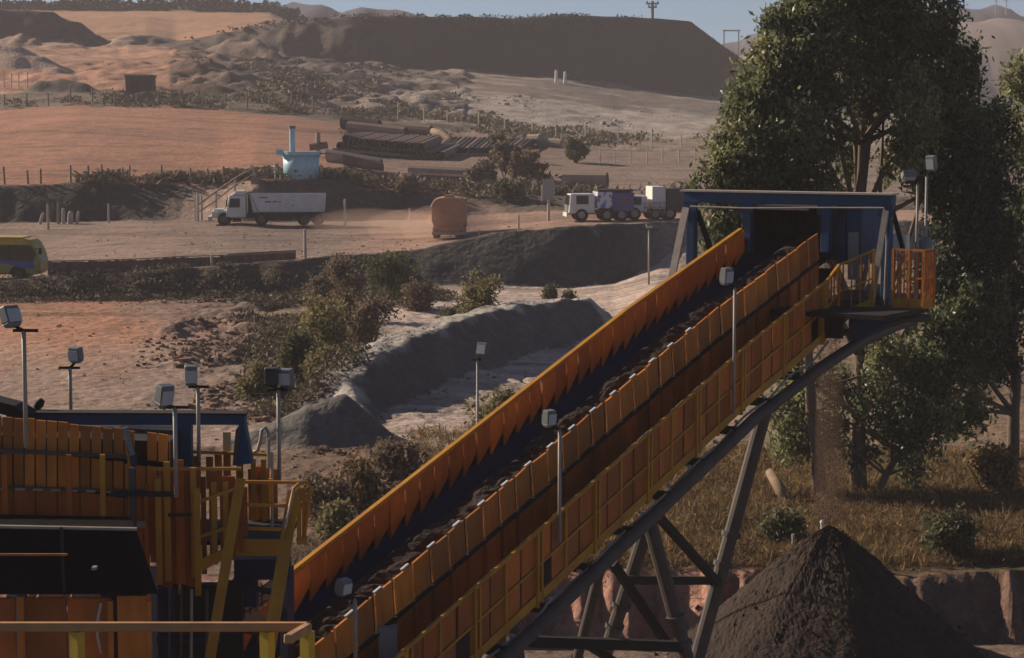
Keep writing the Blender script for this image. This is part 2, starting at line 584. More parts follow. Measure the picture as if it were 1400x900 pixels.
ZCOL = {  # zone colours along px
    0: [(-600, (.13, .085, .065)), (700, (.16, .105, .08)), (1400, (.18, .12, .09))],
    1: [(-600, (.16, .085, .06)), (700, (.30, .155, .11)), (1000, (.30, .155, .11)), (1100, (.14, .085, .065)), (1400, (.17, .10, .075))],
    2: [(-600, (.15, .09, .062)), (620, (.15, .09, .06)), (760, (.13, .085, .05)), (1000, (.16, .095, .05)), (1400, (.11, .075, .04))],
    3: [(-600, (.36, .165, .095)), (150, (.36, .165, .095)), (230, (.27, .16, .115)), (330, (.2, .13, .10)), (430, (.2, .14, .09)), (490, (.25, .19, .15)), (540, (.45, .345, .295)), (900, (.45, .34, .29)), (960, (.25, .17, .12)), (1400, (.2, .13, .08))],
    4: [(-600, (.07, .05, .04)), (200, (.075, .052, .04)), (430, (.09, .065, .05)), (540, (.055, .049, .047)), (860, (.055, .049, .047)), (930, (.2, .15, .125)), (1400, (.15, .12, .1))],  # dark brown bank soil, darkened further to stand for shade
    5: [(-600, (.2, .12, .09)), (400, (.22, .14, .105)), (700, (.24, .17, .14)), (1400, (.24, .17, .14))],
    6: [(-600, (.23, .15, .115)), (200, (.23, .15, .115)), (320, (.19, .13, .105)), (450, (.19, .13, .105)), (560, (.28, .17, .125)), (1400, (.33, .2, .145))],
    7: [(-600, (.05, .042, .038)), (230, (.05, .042, .038)), (285, (.30, .2, .155)), (345, (.30, .2, .155)), (370, (.07, .058, .05)), (420, (.08, .062, .05)), (520, (.08, .06, .05)), (1400, (.1, .075, .06))],  # back bank colour lowered to paint in its shade
    8: [(-600, (.34, .148, .085)), (330, (.31, .138, .082)), (430, (.27, .13, .082)), (520, (.21, .125, .095)), (700, (.19, .125, .10)), (1000, (.21, .15, .12))],
    9: [(-600, (.14, .10, .07)), (300, (.135, .10, .07)), (500, (.15, .115, .09)), (700, (.22, .16, .125)), (1000, (.24, .175, .135))],
    10: [(-600, (.40, .22, .15)), (200, (.41, .20, .125)), (255, (.33, .17, .11)), (300, (.18, .125, .10)), (450, (.19, .14, .11)), (560, (.25, .19, .16)), (700, (.31, .255, .22)), (1000, (.28, .23, .2))],
    11: [(-600, (.40, .25, .18)), (200, (.37, .19, .12)), (255, (.27, .15, .1)), (300, (.15, .10, .08)), (450, (.15, .11, .09)), (560, (.16, .115, .09)), (650, (.24, .16, .12)), (760, (.17, .13, .11)), (1000, (.19, .155, .135))],
    12: [(-600, (.3, .18, .12)), (200, (.34, .22, .165)), (245, (.09, .065, .055)), (400, (.105, .075, .06)), (540, (.045, .034, .03)), (640, (.026, .021, .02)), (1400, (.026, .021, .02))],
    13: [(-600, (.32, .17, .095)), (330, (.33, .17, .095)), (420, (.12, .08, .06)), (1400, (.07, .05, .045))],
    14: [(-600, (.1, .08, .06)), (1400, (.2, .15, .12))],
    15: [(-600, (.1, .08, .06)), (1400, (.2, .15, .12))],
    16: [(-600, (.12, .1, .08)), (1400, (.2, .15, .12))],
    17: [(-600, (.12, .1, .08)), (1400, (.2, .15, .12))],
}


def build_terrain():
    pxs = np.concatenate([np.linspace(-3000, -320, 24)[:-1], np.linspace(-320, 1720, 440), np.linspace(1720, 4400, 24)[1:]])
    rows = np.concatenate([np.linspace(-80, 40, 14)[:-1], np.arange(40, 52, .22), np.arange(52, 66, .35), np.arange(66, 108, .27), np.arange(108, 137, .22),
                           np.arange(137, 163, .5), np.arange(163, 176, .3), np.arange(176, 262, 1.1), np.arange(262, 346, .8), np.arange(346, 402, .6),
                           np.arange(402, 470, 4), np.arange(470, 560, 6), np.geomspace(560, 930, 24)])
    c = (pxs - 700) / F
    CC, DD = np.meshgrid(c, rows)
    X = CC * np.maximum(DD, 48)
    x, y = X.ravel(), DD.ravel()
    z, zone, t, who, px = ground_full(x, y)
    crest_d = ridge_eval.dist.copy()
    # colours: zone colour with a ragged border between neighbours
    jx = px + 55 * fbm(x * .11 * 60 / np.maximum(y, 40) + 5, y * .09, 4, 90)
    jy = y + np.where(y > 60, 1.2, .3) * np.clip(y / 120, .3, 2.5) * fbm(x * .25, y * .25, 3, 91)
    zj = base_eval(x, np.where((zone == 4) | (zone == 1) | (zone == 7) | (zone == 12), y, jy))[1]
    col = np.zeros((x.size, 3))
    for k, cs in ZCOL.items():
        s = zj == k
        if s.any():
            pp = np.array([q[0] for q in cs], float)
            cc = np.array([q[1] for q in cs])
            for ch in range(3):
                col[s, ch] = np.interp(jx[s], pp, cc[:, ch])
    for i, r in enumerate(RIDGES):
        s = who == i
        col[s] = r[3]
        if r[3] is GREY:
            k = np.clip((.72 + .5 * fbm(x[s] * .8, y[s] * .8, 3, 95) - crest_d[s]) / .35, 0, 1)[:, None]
            col[s] = col[s] * (1 - k) + np.array((.40, .355, .31)) * k  # sunlit crest painted pale over the berm face colour
    # soil blotches and drifts
    b = fbm(x * .06, y * .045, 5, 120)
    b2 = fbm(x * .5, y * .12, 4, 121)
    col *= (1 + .24 * b + .16 * b2)[:, None]
    # stripes of tyre tracks on the yard, the fields and the pale apron
    flat = np.isin(zone, (3, 6, 8)) & (who < 0)
    tr = np.zeros(x.size)
    for sd, (fx, fy) in enumerate(((.04, .55), (.10, .8), (.02, .30))):
        v = vnoise(x * fx + 3 * vnoise(x * .02, y * .02, 140 + sd), y * fy + 6 * vnoise(x * .015, y * .02, 150 + sd), 160 + sd)
        tr += np.clip(1 - np.abs(v) * 7, 0, 1)
    col *= np.where(flat, 1 - .34 * np.clip(tr, 0, 1.5), 1)[:, None]
    # curved wheel ruts in the pale sand below the berm
    sand = flat & (px > 500) & (px < 720) & (y < 84)
    cx, cy = P(470, 600, 66).x, 60.0
    rr = np.hypot(x - cx - 3, (y - cy) * .55)
    rut = np.clip(np.sin(rr * 7.5 + 1.6 * fbm(x * .35, y * .2, 3, 171)), 0, 1) ** 2 * np.clip(.5 + 1.3 * vnoise(x * .3, y * .15, 172), 0, 1)
    z = z - np.where(sand, .09 * rut, 0)
    col *= np.where(sand, 1 - .40 * rut, 1)[:, None]
    # left lower field turns from clay to trampled grey-brown soil nearer the plant
    near = (zone == 3) & (px < 420) & (who < 0)
    q = np.clip((98 + 6 * b2 - y) / 16, 0, 1)
    gcol = np.array((.25, .178, .142))
    col = np.where(near[:, None], col * (1 - q[:, None] * .8) + gcol * (1 + .3 * b2[:, None]) * q[:, None] * .8, col)
    # dark cuts and pale scars on the far slopes
    farz = np.isin(zone, (9, 10, 11)) & (px > 235) & (who < 0)
    dk = np.clip((fbm(x * .09, y * .07, 4, 181) + .06) * 6, 0, 1) * np.clip((720 - px) / 120, 0, 1)
    col = np.where(farz[:, None], col * (1 - .62 * dk[:, None]), col)
    pl = np.clip((fbm(x * .11 + 9, y * .22, 4, 182) - .12) * 7, 0, 1) * np.clip((px - 470) / 90, 0, 1)
    col = np.where(farz[:, None], col + (np.array((.40, .33, .28)) - col) * (.45 * pl[:, None]), col)
    col = np.clip(col, .015, .7)
    nr, nc = CC.shape
    me = bpy.data.meshes.new('ground')
    V = np.stack([x, y, z], 1)
    me.vertices.add(V.shape[0])
    me.vertices.foreach_set('co', V.ravel())
    idx = np.arange(nr * nc).reshape(nr, nc)
    q = np.stack([idx[:-1, :-1], idx[:-1, 1:], idx[1:, 1:], idx[1:, :-1]], -1).reshape(-1, 4)
    me.loops.add(q.size)
    me.loops.foreach_set('vertex_index', q.ravel())
    me.polygons.add(q.shape[0])
    me.polygons.foreach_set('loop_start', np.arange(0, q.size, 4))
    me.polygons.foreach_set('loop_total', np.full(q.shape[0], 4))
    me.update(calc_edges=True)
    me.polygons.foreach_set('use_smooth', np.ones(q.shape[0], bool))
    at = me.color_attributes.new('soil', 'FLOAT_COLOR', 'POINT')
    at.data.foreach_set('color', np.concatenate([col, np.ones((x.size, 1))], 1).ravel())
    me.materials.append(M_SOIL)
    o = bpy.data.objects.new('ground', me)
    COL.objects.link(o)
    tag(o, kind='structure')
    return o


build_terrain()


def hill(name, crest, d, depth, m, amp):
    pxs = np.linspace(crest[0][0], crest[-1][0], 160)
    pys = np.interp(pxs, [c[0] for c in crest], [c[1] for c in crest])
    K = 14
    mb = MB()
    for k in range(K + 1):
        u = k / K
        f = math.sin(u * PI) ** .8
        for px, py in zip(pxs, pys):
            p = P(px, py, d)
            dd = d + depth * (u - .5)
            h = (p.z - 8) * f + 8
            n = amp * float(vnoise(px * .03, u * 6, 7)) * (f > .05)
            n += amp * .5 * float(vnoise(px * .09, u * 15, 8)) * (f > .05)
            mb.v.append((p.x * (1 + .0 * u), dd, h + n - 3))
    n = len(pxs)
    for k in range(K):
        for j in range(n - 1):
            a = k * n + j
            mb.f.append((a, a + 1, a + n + 1, a + n))
    o = mb.build(name, m, smooth=True)
    tag(o, kind='structure')


hill('mountain', [(-700, 12), (-200, 3), (60, 9), (150, 4), (230, -3), (330, -6), (440, -4), (520, 5), (560, 12), (585, 24), (640, 50), (700, 70)], 760, 200, M_HILLP, 2.0)
hill('hill', [(880, 110), (960, 76), (1000, 66), (1060, 52), (1150, 36), (1310, 16), (1400, 13), (1700, 8), (2300, 2)], 640, 180, M_HILLT, .9)
hill('hill', [(900, 92), (965, 62), (990, 46), (1012, 44), (1030, 38), (1060, 28), (1110, 16), (1330, -2), (1370, 2), (1420, 8), (1600, 12), (2300, 0)], 800, 120, M_HILLP, 2.0)

# ------------------------------------------------------------------ foliage builders


def leaf_arrays(centres, size, aspect=.45, droop=.5):
    """quads (n,4,3) around given centres with random orientation"""
    n = len(centres)
    a = RNG.normal(size=(n, 3))
    a[:, 2] -= droop
    a /= np.linalg.norm(a, axis=1)[:, None]
    b = RNG.normal(size=(n, 3))
    b -= a * (a * b).sum(1)[:, None]
    b /= np.linalg.norm(b, axis=1)[:, None]
    s = size * (.6 + .8 * RNG.random(n))[:, None]
    a = a * s
    b = b * s * aspect
    return np.stack([centres - a * .5, centres + b * .5, centres + a * .5, centres - b * .5], 1)


def quad_object(name, Q, m, parent=None, loc=None):
    org = np.array(world_loc(parent)) if parent is not None else (np.array(loc) if loc is not None else np.zeros(3))
    V = (Q.reshape(-1, 3) - org)
    me = bpy.data.meshes.new(name)
    me.vertices.add(len(V))
    me.vertices.foreach_set('co', V.ravel())
    n = len(V)
    me.loops.add(n)
    me.loops.foreach_set('vertex_index', np.arange(n))
    me.polygons.add(n // 4)
    me.polygons.foreach_set('loop_start', np.arange(0, n, 4))
    me.polygons.foreach_set('loop_total', np.full(n // 4, 4))
    me.update(calc_edges=True)
    me.materials.append(m)
    o = bpy.data.objects.new(name, me)
    COL.objects.link(o)
    if parent is not None:
        o.parent = parent
    elif loc is not None:
        o.location = Vector(loc)
    return o


def clump_points(c, r, nclump, nleaf, spread):
    """leaf centres in clumps that fill an ellipsoid, more towards its skin"""
    d = RNG.normal(size=(nclump, 3))
    d /= np.linalg.norm(d, axis=1)[:, None]
    rad = RNG.random(nclump) ** .42
    cc = np.array(c) + d * rad[:, None] * np.array(r)
    k = RNG.integers(0, nclump, nleaf)
    return cc[k] + RNG.normal(size=(nleaf, 3)) * spread * np.array([1, 1, 1.15]), cc


def tree(name, label, base, blobs, m, trunk_r, leaf=.20, dens=1.0, group=None, trunk_mid=None, mats=None, lean=None):
    """base: ground point; blobs: list of (px,py,d,rpx[,matkey])"""
    t = thing(name, label, 'tree', base, group)
    tops = []
    leaves = {}
    for bl in blobs:
        px, py, d, r = bl[:4]
        key = bl[4] if len(bl) > 4 else 0
        c = P(px, py, d)
        rr = r * pxm(d)
        vol = rr ** 2
        ncl = max(9, int(20 * vol * dens + 8))
        nl = int(1900 * vol * dens)
        pts, cc = clump_points(c, (rr, rr * .9, rr * .95), ncl, nl, .135 + .045 * rr)
        leaves.setdefault(key, []).append(leaf_arrays(pts, leaf, .42, .9))
        tops.append((c, rr, cc))
    for key, ls in leaves.items():
        quad_object('crown', np.concatenate(ls), (mats or [m])[key], t)
    # trunk and limbs
    mb = MB()
    b = Vector(base)
    mid = trunk_mid or Vector((b.x, b.y, b.z + 5))
    top = max((c for c, _, _ in tops), key=lambda q: q.z)
    pts = [b + Vector((0, 0, -.3))]
    for k in range(1, 9):
        u = k / 8
        q = b.lerp(mid, min(1, u * 2)) if u < .5 else mid.lerp(top, (u - .5) * 2)
        pts.append(q + Vector((random.uniform(-.12, .12), random.uniform(-.1, .1), 0)))
    mb.tube(pts, [trunk_r * (1.25 if k == 0 else 1 - .085 * k) for k in range(9)], 9)
    for c, rr, cc in tops:
        # leave the trunk below the clump
        cand = [p for p in pts[2:] if p.z < c.z - .3] or [pts[2]]
        st = cand[-1] if random.random() < .5 else cand[max(0, len(cand) - 3)]
        m1 = st.lerp(c, .5) + Vector((random.uniform(-.3, .3), random.uniform(-.3, .3), random.uniform(-.1, .5)))
        mb.tube([st, m1, c], [trunk_r * .42, trunk_r * .28, trunk_r * .12], 6)
        for j in range(min(7, len(cc))):
            e = Vector(cc[j])
            mb.tube([m1.lerp(c, .6), m1.lerp(e, .6) + Vector((0, 0, .1)), e], [trunk_r * .14, trunk_r * .09, .012], 4)
    mb.build('trunk', M_BARK, t, smooth=True)
    return t


D0 = 60
tb = on_ground(1180, 60.5)
GT = 'eucalyptus trees behind the conveyor head'
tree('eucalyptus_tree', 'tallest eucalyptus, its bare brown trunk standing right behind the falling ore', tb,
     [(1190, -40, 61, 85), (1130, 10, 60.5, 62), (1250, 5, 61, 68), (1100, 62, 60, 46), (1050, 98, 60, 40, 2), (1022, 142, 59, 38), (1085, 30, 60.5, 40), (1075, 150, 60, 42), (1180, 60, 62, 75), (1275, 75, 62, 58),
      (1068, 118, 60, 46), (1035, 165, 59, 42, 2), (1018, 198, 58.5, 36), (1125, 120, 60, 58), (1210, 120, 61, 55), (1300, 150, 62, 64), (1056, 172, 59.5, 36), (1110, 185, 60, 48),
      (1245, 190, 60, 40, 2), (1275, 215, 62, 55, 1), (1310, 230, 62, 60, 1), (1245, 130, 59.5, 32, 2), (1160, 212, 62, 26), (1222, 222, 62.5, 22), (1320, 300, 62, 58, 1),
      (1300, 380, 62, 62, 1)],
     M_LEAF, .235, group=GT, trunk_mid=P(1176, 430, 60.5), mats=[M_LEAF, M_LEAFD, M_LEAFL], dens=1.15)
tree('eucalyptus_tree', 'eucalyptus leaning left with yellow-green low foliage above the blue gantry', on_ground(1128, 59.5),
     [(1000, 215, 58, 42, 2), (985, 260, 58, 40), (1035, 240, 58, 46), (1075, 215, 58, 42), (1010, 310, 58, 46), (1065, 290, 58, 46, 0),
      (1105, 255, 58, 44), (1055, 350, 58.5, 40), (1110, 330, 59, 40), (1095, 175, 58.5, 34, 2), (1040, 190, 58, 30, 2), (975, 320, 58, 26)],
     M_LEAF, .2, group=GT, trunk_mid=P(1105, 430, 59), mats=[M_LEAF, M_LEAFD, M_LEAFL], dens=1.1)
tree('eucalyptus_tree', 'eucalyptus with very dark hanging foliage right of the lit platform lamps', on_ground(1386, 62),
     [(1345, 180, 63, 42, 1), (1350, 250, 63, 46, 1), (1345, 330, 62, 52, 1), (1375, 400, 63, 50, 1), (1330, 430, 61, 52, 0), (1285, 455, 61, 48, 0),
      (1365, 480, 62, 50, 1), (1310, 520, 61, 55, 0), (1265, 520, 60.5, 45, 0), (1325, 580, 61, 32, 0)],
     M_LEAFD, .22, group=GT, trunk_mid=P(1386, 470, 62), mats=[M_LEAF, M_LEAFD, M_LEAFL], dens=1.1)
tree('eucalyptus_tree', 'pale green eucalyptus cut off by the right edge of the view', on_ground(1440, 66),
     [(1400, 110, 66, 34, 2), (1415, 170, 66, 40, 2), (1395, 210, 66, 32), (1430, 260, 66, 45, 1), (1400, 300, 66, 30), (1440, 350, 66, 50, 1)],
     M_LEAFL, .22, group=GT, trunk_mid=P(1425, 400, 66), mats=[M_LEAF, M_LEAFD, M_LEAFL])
tree('young_tree', 'low spreading tree with pale sunlit leaves under the conveyor head', on_ground(1205, 60),
     [(1090, 500, 60, 36, 2), (1085, 555, 60, 42, 2), (1080, 610, 60, 36, 2), (1125, 590, 60.5, 36, 0), (1150, 530, 61, 36, 0), (1220, 500, 60, 45, 2),
      (1215, 560, 60, 45, 0), (1260, 590, 60, 42, 0), (1280, 560, 60, 34, 2), (1180, 620, 60.5, 22, 0), (1240, 640, 60.5, 25, 0)],
     M_LEAF, .13, group=None, trunk_mid=P(1225, 620, 60), mats=[M_LEAF, M_LEAFD, M_LEAFL], dens=.85)


def bush(label, px, py, d, wpx, hpx, m, m2=None, stem=True, name='bush', group=None, leaf=.17, dens=1.0, base=None):
    b = base or on_ground(px, d)
    w, h = wpx * pxm(d) / 2 * 1.12, hpx * pxm(d) * 1.08
    o = thing(name, label, 'bush' if name != 'small_tree' else 'tree', b, group)
    ls = []
    n = 9
    for k in range(n):
        a = random.uniform(0, 2 * PI)
        q = math.sqrt(random.random())
        cz = random.uniform(.25, .85)
        rr = w * random.uniform(.32, .52)
        lim = 1.0 - .45 * cz
        c = b + Vector((math.cos(a) * w * q * lim * .75, math.sin(a) * w * q * lim * .6, h * cz))
        pts, cc = clump_points(c, (rr, rr, min(rr, h * .4)), 7, int(330 * dens * max(.6, min(rr * rr, 3)) + 120), .12 + .05 * rr)
        pts[:, 2] = np.maximum(pts[:, 2], b.z + .02)
        ls.append(leaf_arrays(pts, leaf, .55, .1))
    quad_object('foliage', np.concatenate(ls), m, o)
    mb = MB()
    for k in range(5):
        a = random.uniform(0, 2 * PI)
        mb.tube([b + Vector((0, 0, -.15)), b + Vector((math.cos(a) * w * .25, math.sin(a) * w * .25, h * .4)),
                 b + Vector((math.cos(a) * w * .55, math.sin(a) * w * .5, h * .75))], [.05, .035, .012], 5)
    mb.build('stem', M_BARK, o)
    return o


GB = 'bushes between the clay field and the grey berm'
bush('large dark green rounded bush below the grey embankment, left of the small tree', 530, 425, 110, 88, 78, M_BUSHG, group=GB, dens=1.5)
bush('tall brown bush behind the middle of the overgrown slope', 478, 440, 103, 80, 80, M_BUSHB, group=GB, dens=1.2)
bush('broad yellow-green bush low on the slope above the berm end', 440, 490, 86, 95, 85, M_BUSHY, group=GB, dens=1.3)
bush('brown bush in front of the dark green one', 508, 460, 93, 70, 58, M_BUSHB, group=GB)
bush('grey-green bush at the foot of the overgrown slope beside the lamp pair', 398, 520, 80, 70, 60, M_BUSHG, group=GB, leaf=.18)
bush('low yellow bush right above the small grey lobe', 440, 535, 78, 60, 40, M_BUSHY, group=GB, leaf=.18)
bush('small olive bush at the left end of the overgrown slope', 350, 545, 76, 55, 38, M_BUSHY, group=GB, leaf=.18)
bush('brown low bush behind the right part of the slope', 575, 430, 108, 50, 32, M_BUSHB, group=GB)
bush('brownish bush on the bank edge behind the overgrown slope', 440, 420, 112, 60, 40, M_BUSHB, group=GB)
bush('green bush at the left foot of the small yellow-green tree', 618, 415, 96, 36, 32, M_BUSHG)
bush('small yellow-green tree standing alone behind the grey berm crest', 650, 412, 97, 66, 72, M_BUSHY, name='small_tree', dens=1.6)
bush('yellow-brown bush on the pale sand, just left of the conveyor', 682, 570, 68, 84, 55, M_BUSHY, dens=1.6, leaf=.16)
GS = 'saplings in front of the dark embankment'
bush('thin sapling at the foot of the dark embankment, left of the pair', 752, 402, 112, 14, 28, M_BUSHG, group=GS, dens=.3)
bush('thin sapling at the foot of the dark embankment, right of the pair', 778, 404, 112, 16, 24, M_BUSHG, group=GS, dens=.3)
GY = 'shrubs around the pipe yard'
for lab, px, d, w, h, m in (
        ('tall brown shrub right of the stacked pipes', 690, 186, 48, 44, M_BUSHB),
        ('wide reddish shrub before the grey sign board', 722, 183, 60, 40, M_BUSHB),
        ('dark green shrub behind the pipe stacks', 682, 205, 26, 34, M_BUSHG),
        ('dark green shrub behind the trucks', 785, 205, 30, 30, M_BUSHG),
        ('low brown shrub at the right end of the pale pipes', 655, 180, 44, 26, M_BUSHB),
        ('brown shrub on the bank behind the orange tanker', 560, 172.6, 40, 20, M_BUSHB),
        ('low green shrub on the bank beside the right truck', 700, 170, 50, 26, M_BUSHG)):
    bush(lab, px, 0, d, w, h, m, group=GY, leaf=.4, dens=.8)
GN = 'dry bushes on the near bank left of the conveyor'
for lab, px, d, w, h, m in (
        ('dry brown bush on the near bank beside the yellow stair', 440, 55, 80, 60, M_BUSHB),
        ('straw coloured bush on the near bank, half way to the conveyor', 490, 56.5, 80, 55, M_DRY),
        ('low green bush on the near bank touching the conveyor rail', 462, 53, 50, 40, M_BUSHY),
        ('brown bush at the top of the near bank below the small berm', 540, 60, 70, 45, M_BUSHB)):
    bush(lab, px, 0, d, w, h, m, group=GN, leaf=.15, dens=1.5)
GU = 'bushes on the grass shelf behind the ore pile'
bush('green bush on the shelf edge in the shade right of the ore pile', 1310, 0, 51.5, 90, 55, M_BUSHG, group=GU, leaf=.14, dens=1.5)
bush('small green bush on the shelf just left of the ore pile', 1075, 0, 53, 60, 40, M_BUSHG, group=GU, leaf=.14)
bush('straw bush at the foot of the right-hand trunk', 1355, 0, 60, 90, 60, M_DRY, group=GU, leaf=.16, dens=1.5)


def scatter(name, label, cat, m, pts, size, leafs, hgt, aspect=.5, droop=-.3, spread=.3):
    """one mass of tufts: stuff"""
    ls = []
    for (x, y, z), s in pts:
        n = int(leafs * random.uniform(.6, 1.4))
        c = np.array([x, y, z]) + RNG.normal(size=(n, 3)) * np.array([spread * s, spread * s, 0]) + np.stack([np.zeros(n), np.zeros(n), RNG.random(n) * hgt * s], 1)
        ls.append(leaf_arrays(c, size * s, aspect, droop))
    o = quad_object(name, np.concatenate(ls), m)
    return tag(o, label, cat, kind='stuff')


def region(n, px0, px1, d0, d1, smin=.6, smax=1.3, dens=None, along=None):
    px = RNG.uniform(px0, px1, n)
    d = RNG.uniform(d0, d1, n) if along is None else np.interp(px, *along) + RNG.uniform(d0, d1, n)
    x = (px - 700) / F * np.maximum(d, 48)
    wgt = np.minimum(1, np.minimum(px - px0, px1 - px) / (.3 * (px1 - px0))) if along is None else 1
    k = fbm(x * .12, d * .12, 3, 200) > (-.1 if dens is None else dens) + 1.1 * (1 - wgt) * RNG.random(len(x)) ** .5
    x, d = x[k], d[k]
    z = ground_full(x, d)[0]
    return [((a, b, c), random.uniform(smin, smax)) for a, b, c in zip(x, d, z)]


scatter('dry_grass', 'dry straw coloured grass covering the shelf beneath the trees', 'grass', M_DRY,
        region(17000, 560, 1660, 50.6, 68, .6, 1.3, -.62) + region(1200, 560, 1660, 50.3, 53, .5, 1.0, -.6), .26, 13, .26, .09, -1.4, .17)
scatter('bank_grass', 'dry grass and weeds on the near bank left of the conveyor', 'grass', M_BUSHB,
        region(4200, 350, 680, 49, 64, .5, 1.2, -.1), .2, 12, .2, .12, -1.4, .16)
scatter('scrub', 'low brown scrub along the far edge of the upper field', 'scrub', M_SCRUB,
        region(520, -60, 700, 262, 284, .5, 1.2, -.1) + region(500, 420, 1000, 225, 285, .5, 1.3, .0) + region(420, 240, 640, 285, 345, .6, 1.6, 0) + region(500, -40, 520, 172, 176, .5, 1.0, -.2)
        + region(260, 500, 960, 171, 182, .5, 1.1, -.2), .55, 26, .75, .5, -.2, .8)
L5 = LINES[5]
al = ((np.array(L5[0]) * F + 700), L5[1])
scatter('bank_scrub', 'dark weeds growing along the bank below the truck yard', 'scrub', M_SCRUB,
        region(420, -80, 520, -3.5, .3, .3, .8, .0, al) + region(900, 330, 620, -20, -3, .4, 1.0, -.1, al) + region(700, 340, 500, -50, -18, .3, .9, -.2, al), .28, 30, .45, .5, -.3, .45)
scatter('crest_scrub', 'thin dark weeds along the crest of the great dark dump', 'scrub', M_FAR,
        region(260, 250, 960, 394.5, 398.5, .5, 1.1, -.1), .6, 14, .6, .5, -.4, .7)
scatter('treeline', 'dark distant treeline above the orange upper field', 'treeline', M_FAR,
        region(1100, -700, 540, 515, 545, .6, 1.4, -.5), 1.3, 30, 2.0, .7, 0, 1.5)


def rocks(name, label, cat, m, pts, size):
    mb = MB()
    for (x, y, z), s in pts:
        r = size * s * random.uniform(.3, 1) ** 1.5
        n0 = len(mb.v)
        j = [Vector((random.uniform(-1, 1), random.uniform(-1, 1), random.uniform(-1, 1))) * .35 for _ in range(8)]
        q = 0
        for zz in (-.6, .7):
            for a in range(4):
                an = a * PI / 2 + s * 9
                mb.v.append((x + r * (math.cos(an) + j[q].x), y + r * (math.sin(an) + j[q].y), z + r * (zz + j[q].z)))
                q += 1
        for f in ((3, 2, 1, 0), (4, 5, 6, 7), (0, 1, 5, 4), (1, 2, 6, 5), (2, 3, 7, 6), (3, 0, 4, 7)):
            mb.f.append(tuple(n0 + k for k in f))
    return tag(mb.build(name, m), label, cat, kind='stuff')


rocks('rubble', 'reddish brown rubble heaped beside the lower clay field', 'rubble', M_ROCK, region(5200, 180, 470, 70, 116, .3, 1.1, -.05), .2)
rocks('rubble', 'reddish clods of earth on the near bank beside the conveyor', 'rubble', M_ROCK, region(2600, 350, 680, 50, 64.5, .3, 1.0, -.2), .16)
rocks('rubble', 'grey and brown boulders strewn over the slope under the dark dump', 'rubble', M_ROCK, region(1300, 230, 660, 285, 378, .4, 1.3, -.05), .6)
rocks('rubble', 'pale stones lying along the pale grey slope', 'rubble', M_ROCKP, region(380, 480, 1000, 290, 345, .4, 1.2, .0), .5)
rocks('gravel', 'loose stones lying about the yard and the lower field', 'stones', M_ROCK, region(2600, -150, 900, 66, 165, .3, 1.2, -.2), .085)
rocks('rubble', 'pale lumps on the crest and foot of the grey berm', 'rubble', M_ROCKP,
      region(260, 430, 840, -1, 4, .3, .9, -.1, (np.array([470, 560, 680, 790.]), np.array([73.5, 83, 94.5, 103.]))), .10)


# ------------------------------------------------------------------ inclined conveyor
TH = R(33.5)
DX = Vector((math.sin(TH), math.cos(TH), 0))
PX = Vector((math.cos(TH), -math.sin(TH), 0))
UP = Vector((0, 0, 1))
CA = P(860, 427, 41.5)
T1, T2 = math.tan(R(18)), math.tan(R(16))


def zs(s):
    return T1 * s if s < 0 else T2 * s


def C(s, u, w):
    return CA + DX * s + PX * u + UP * (zs(s) + w)


def Tan(s):
    return (DX + UP * (T1 if s < 0 else T2)).normalized()


conv = thing('inclined_conveyor', 'long orange boarded conveyor climbing to the blue gantry on grey pipe legs', 'conveyor', (C(-6, .9, 0).x, C(-6, .9, 0).y, 0))
S0, S1 = -13.4, 5.0
SP_ = .50
# left boards: saw-tooth lower edges
mb = MB()
s = S0
while s < S1 - .3:
    top = .02 + random.uniform(-.012, .012)
    b0, b1 = -.64 + random.uniform(-.03, .03), -.40 + random.uniform(-.04, .04)
    e = s + .44 - .04
    tl = random.uniform(-.02, .02)
    q = [C(s, .0, b0), C(e, .0 + tl, b1), C(e, .035 + tl, b1), C(s, .035, b0), C(s, -.02, top), C(e, -.02 + tl, top), C(e, .015 + tl, top), C(s, .015, top)]
    mb.hexa(q)
    s += .44
mb.build('left_boards', M_ORANGE, conv)
mb = MB()
for a, b in ((S0, 0), (0, S1)):
    mb.bar(C(a, -.045, .045), C(b, -.045, .045), .09, .07)
mb.build('left_top_rail', M_YELLOW, conv)
mb = MB()
for k in range(int((S1 - S0) / 1.0)):
    q = S0 + .3 + k
    mb.bar(C(q, -.075, -1.9), C(q, -.075, .03), .06, .06)
mb.build('left_stanchions', M_ORANGE2, conv)
# navy belt edge, carried ore, right-hand boards
mb = MB()
ss = np.linspace(S0, 7.2, 60)
prof = [(-.06, -.22), (-.055, -.62), (.12, -.74), (.62, -.90)]
prof2 = [(1.2, -.90), (1.70, -.70)]
for a, b in zip(ss[:-1], ss[1:]):
    for (u0, w0), (u1, w1) in zip(prof[:-1], prof[1:]):
        mb.quad(C(a, u0, w0), C(b, u0, w0), C(b, u1, w1), C(a, u1, w1))
    mb.quad(C(a, .62, -.9), C(b, .62, -.9), C(b, 1.2, -.9), C(a, 1.2, -.9))
    mb.quad(C(a, 1.2, -.9), C(b, 1.2, -.9), C(b, 1.7, -.68), C(a, 1.7, -.68))
mb.build('belt', M_NAVY, conv)
mb = MB()
NS, NU = 220, 12
ss = np.linspace(S0, 7.3, NS)
for i, a in enumerate(ss):
    for j in range(NU + 1):
        v = j / NU
        u = .46 + v * 1.16
        h = -.84 - .04 * v + .46 * math.sin(v ** .8 * PI) ** .8 + .10 * float(fbm(a * 1.3, u * 2.2, 3, 301)) * math.sin(v * PI) - .03 * (v in (0, 1))
        h += .03 * random.uniform(-1, 1) * math.sin(v * PI)
        mb.v.append(tuple(C(a, u + .09 * float(vnoise(a * 1.1, v, 305)), h)))
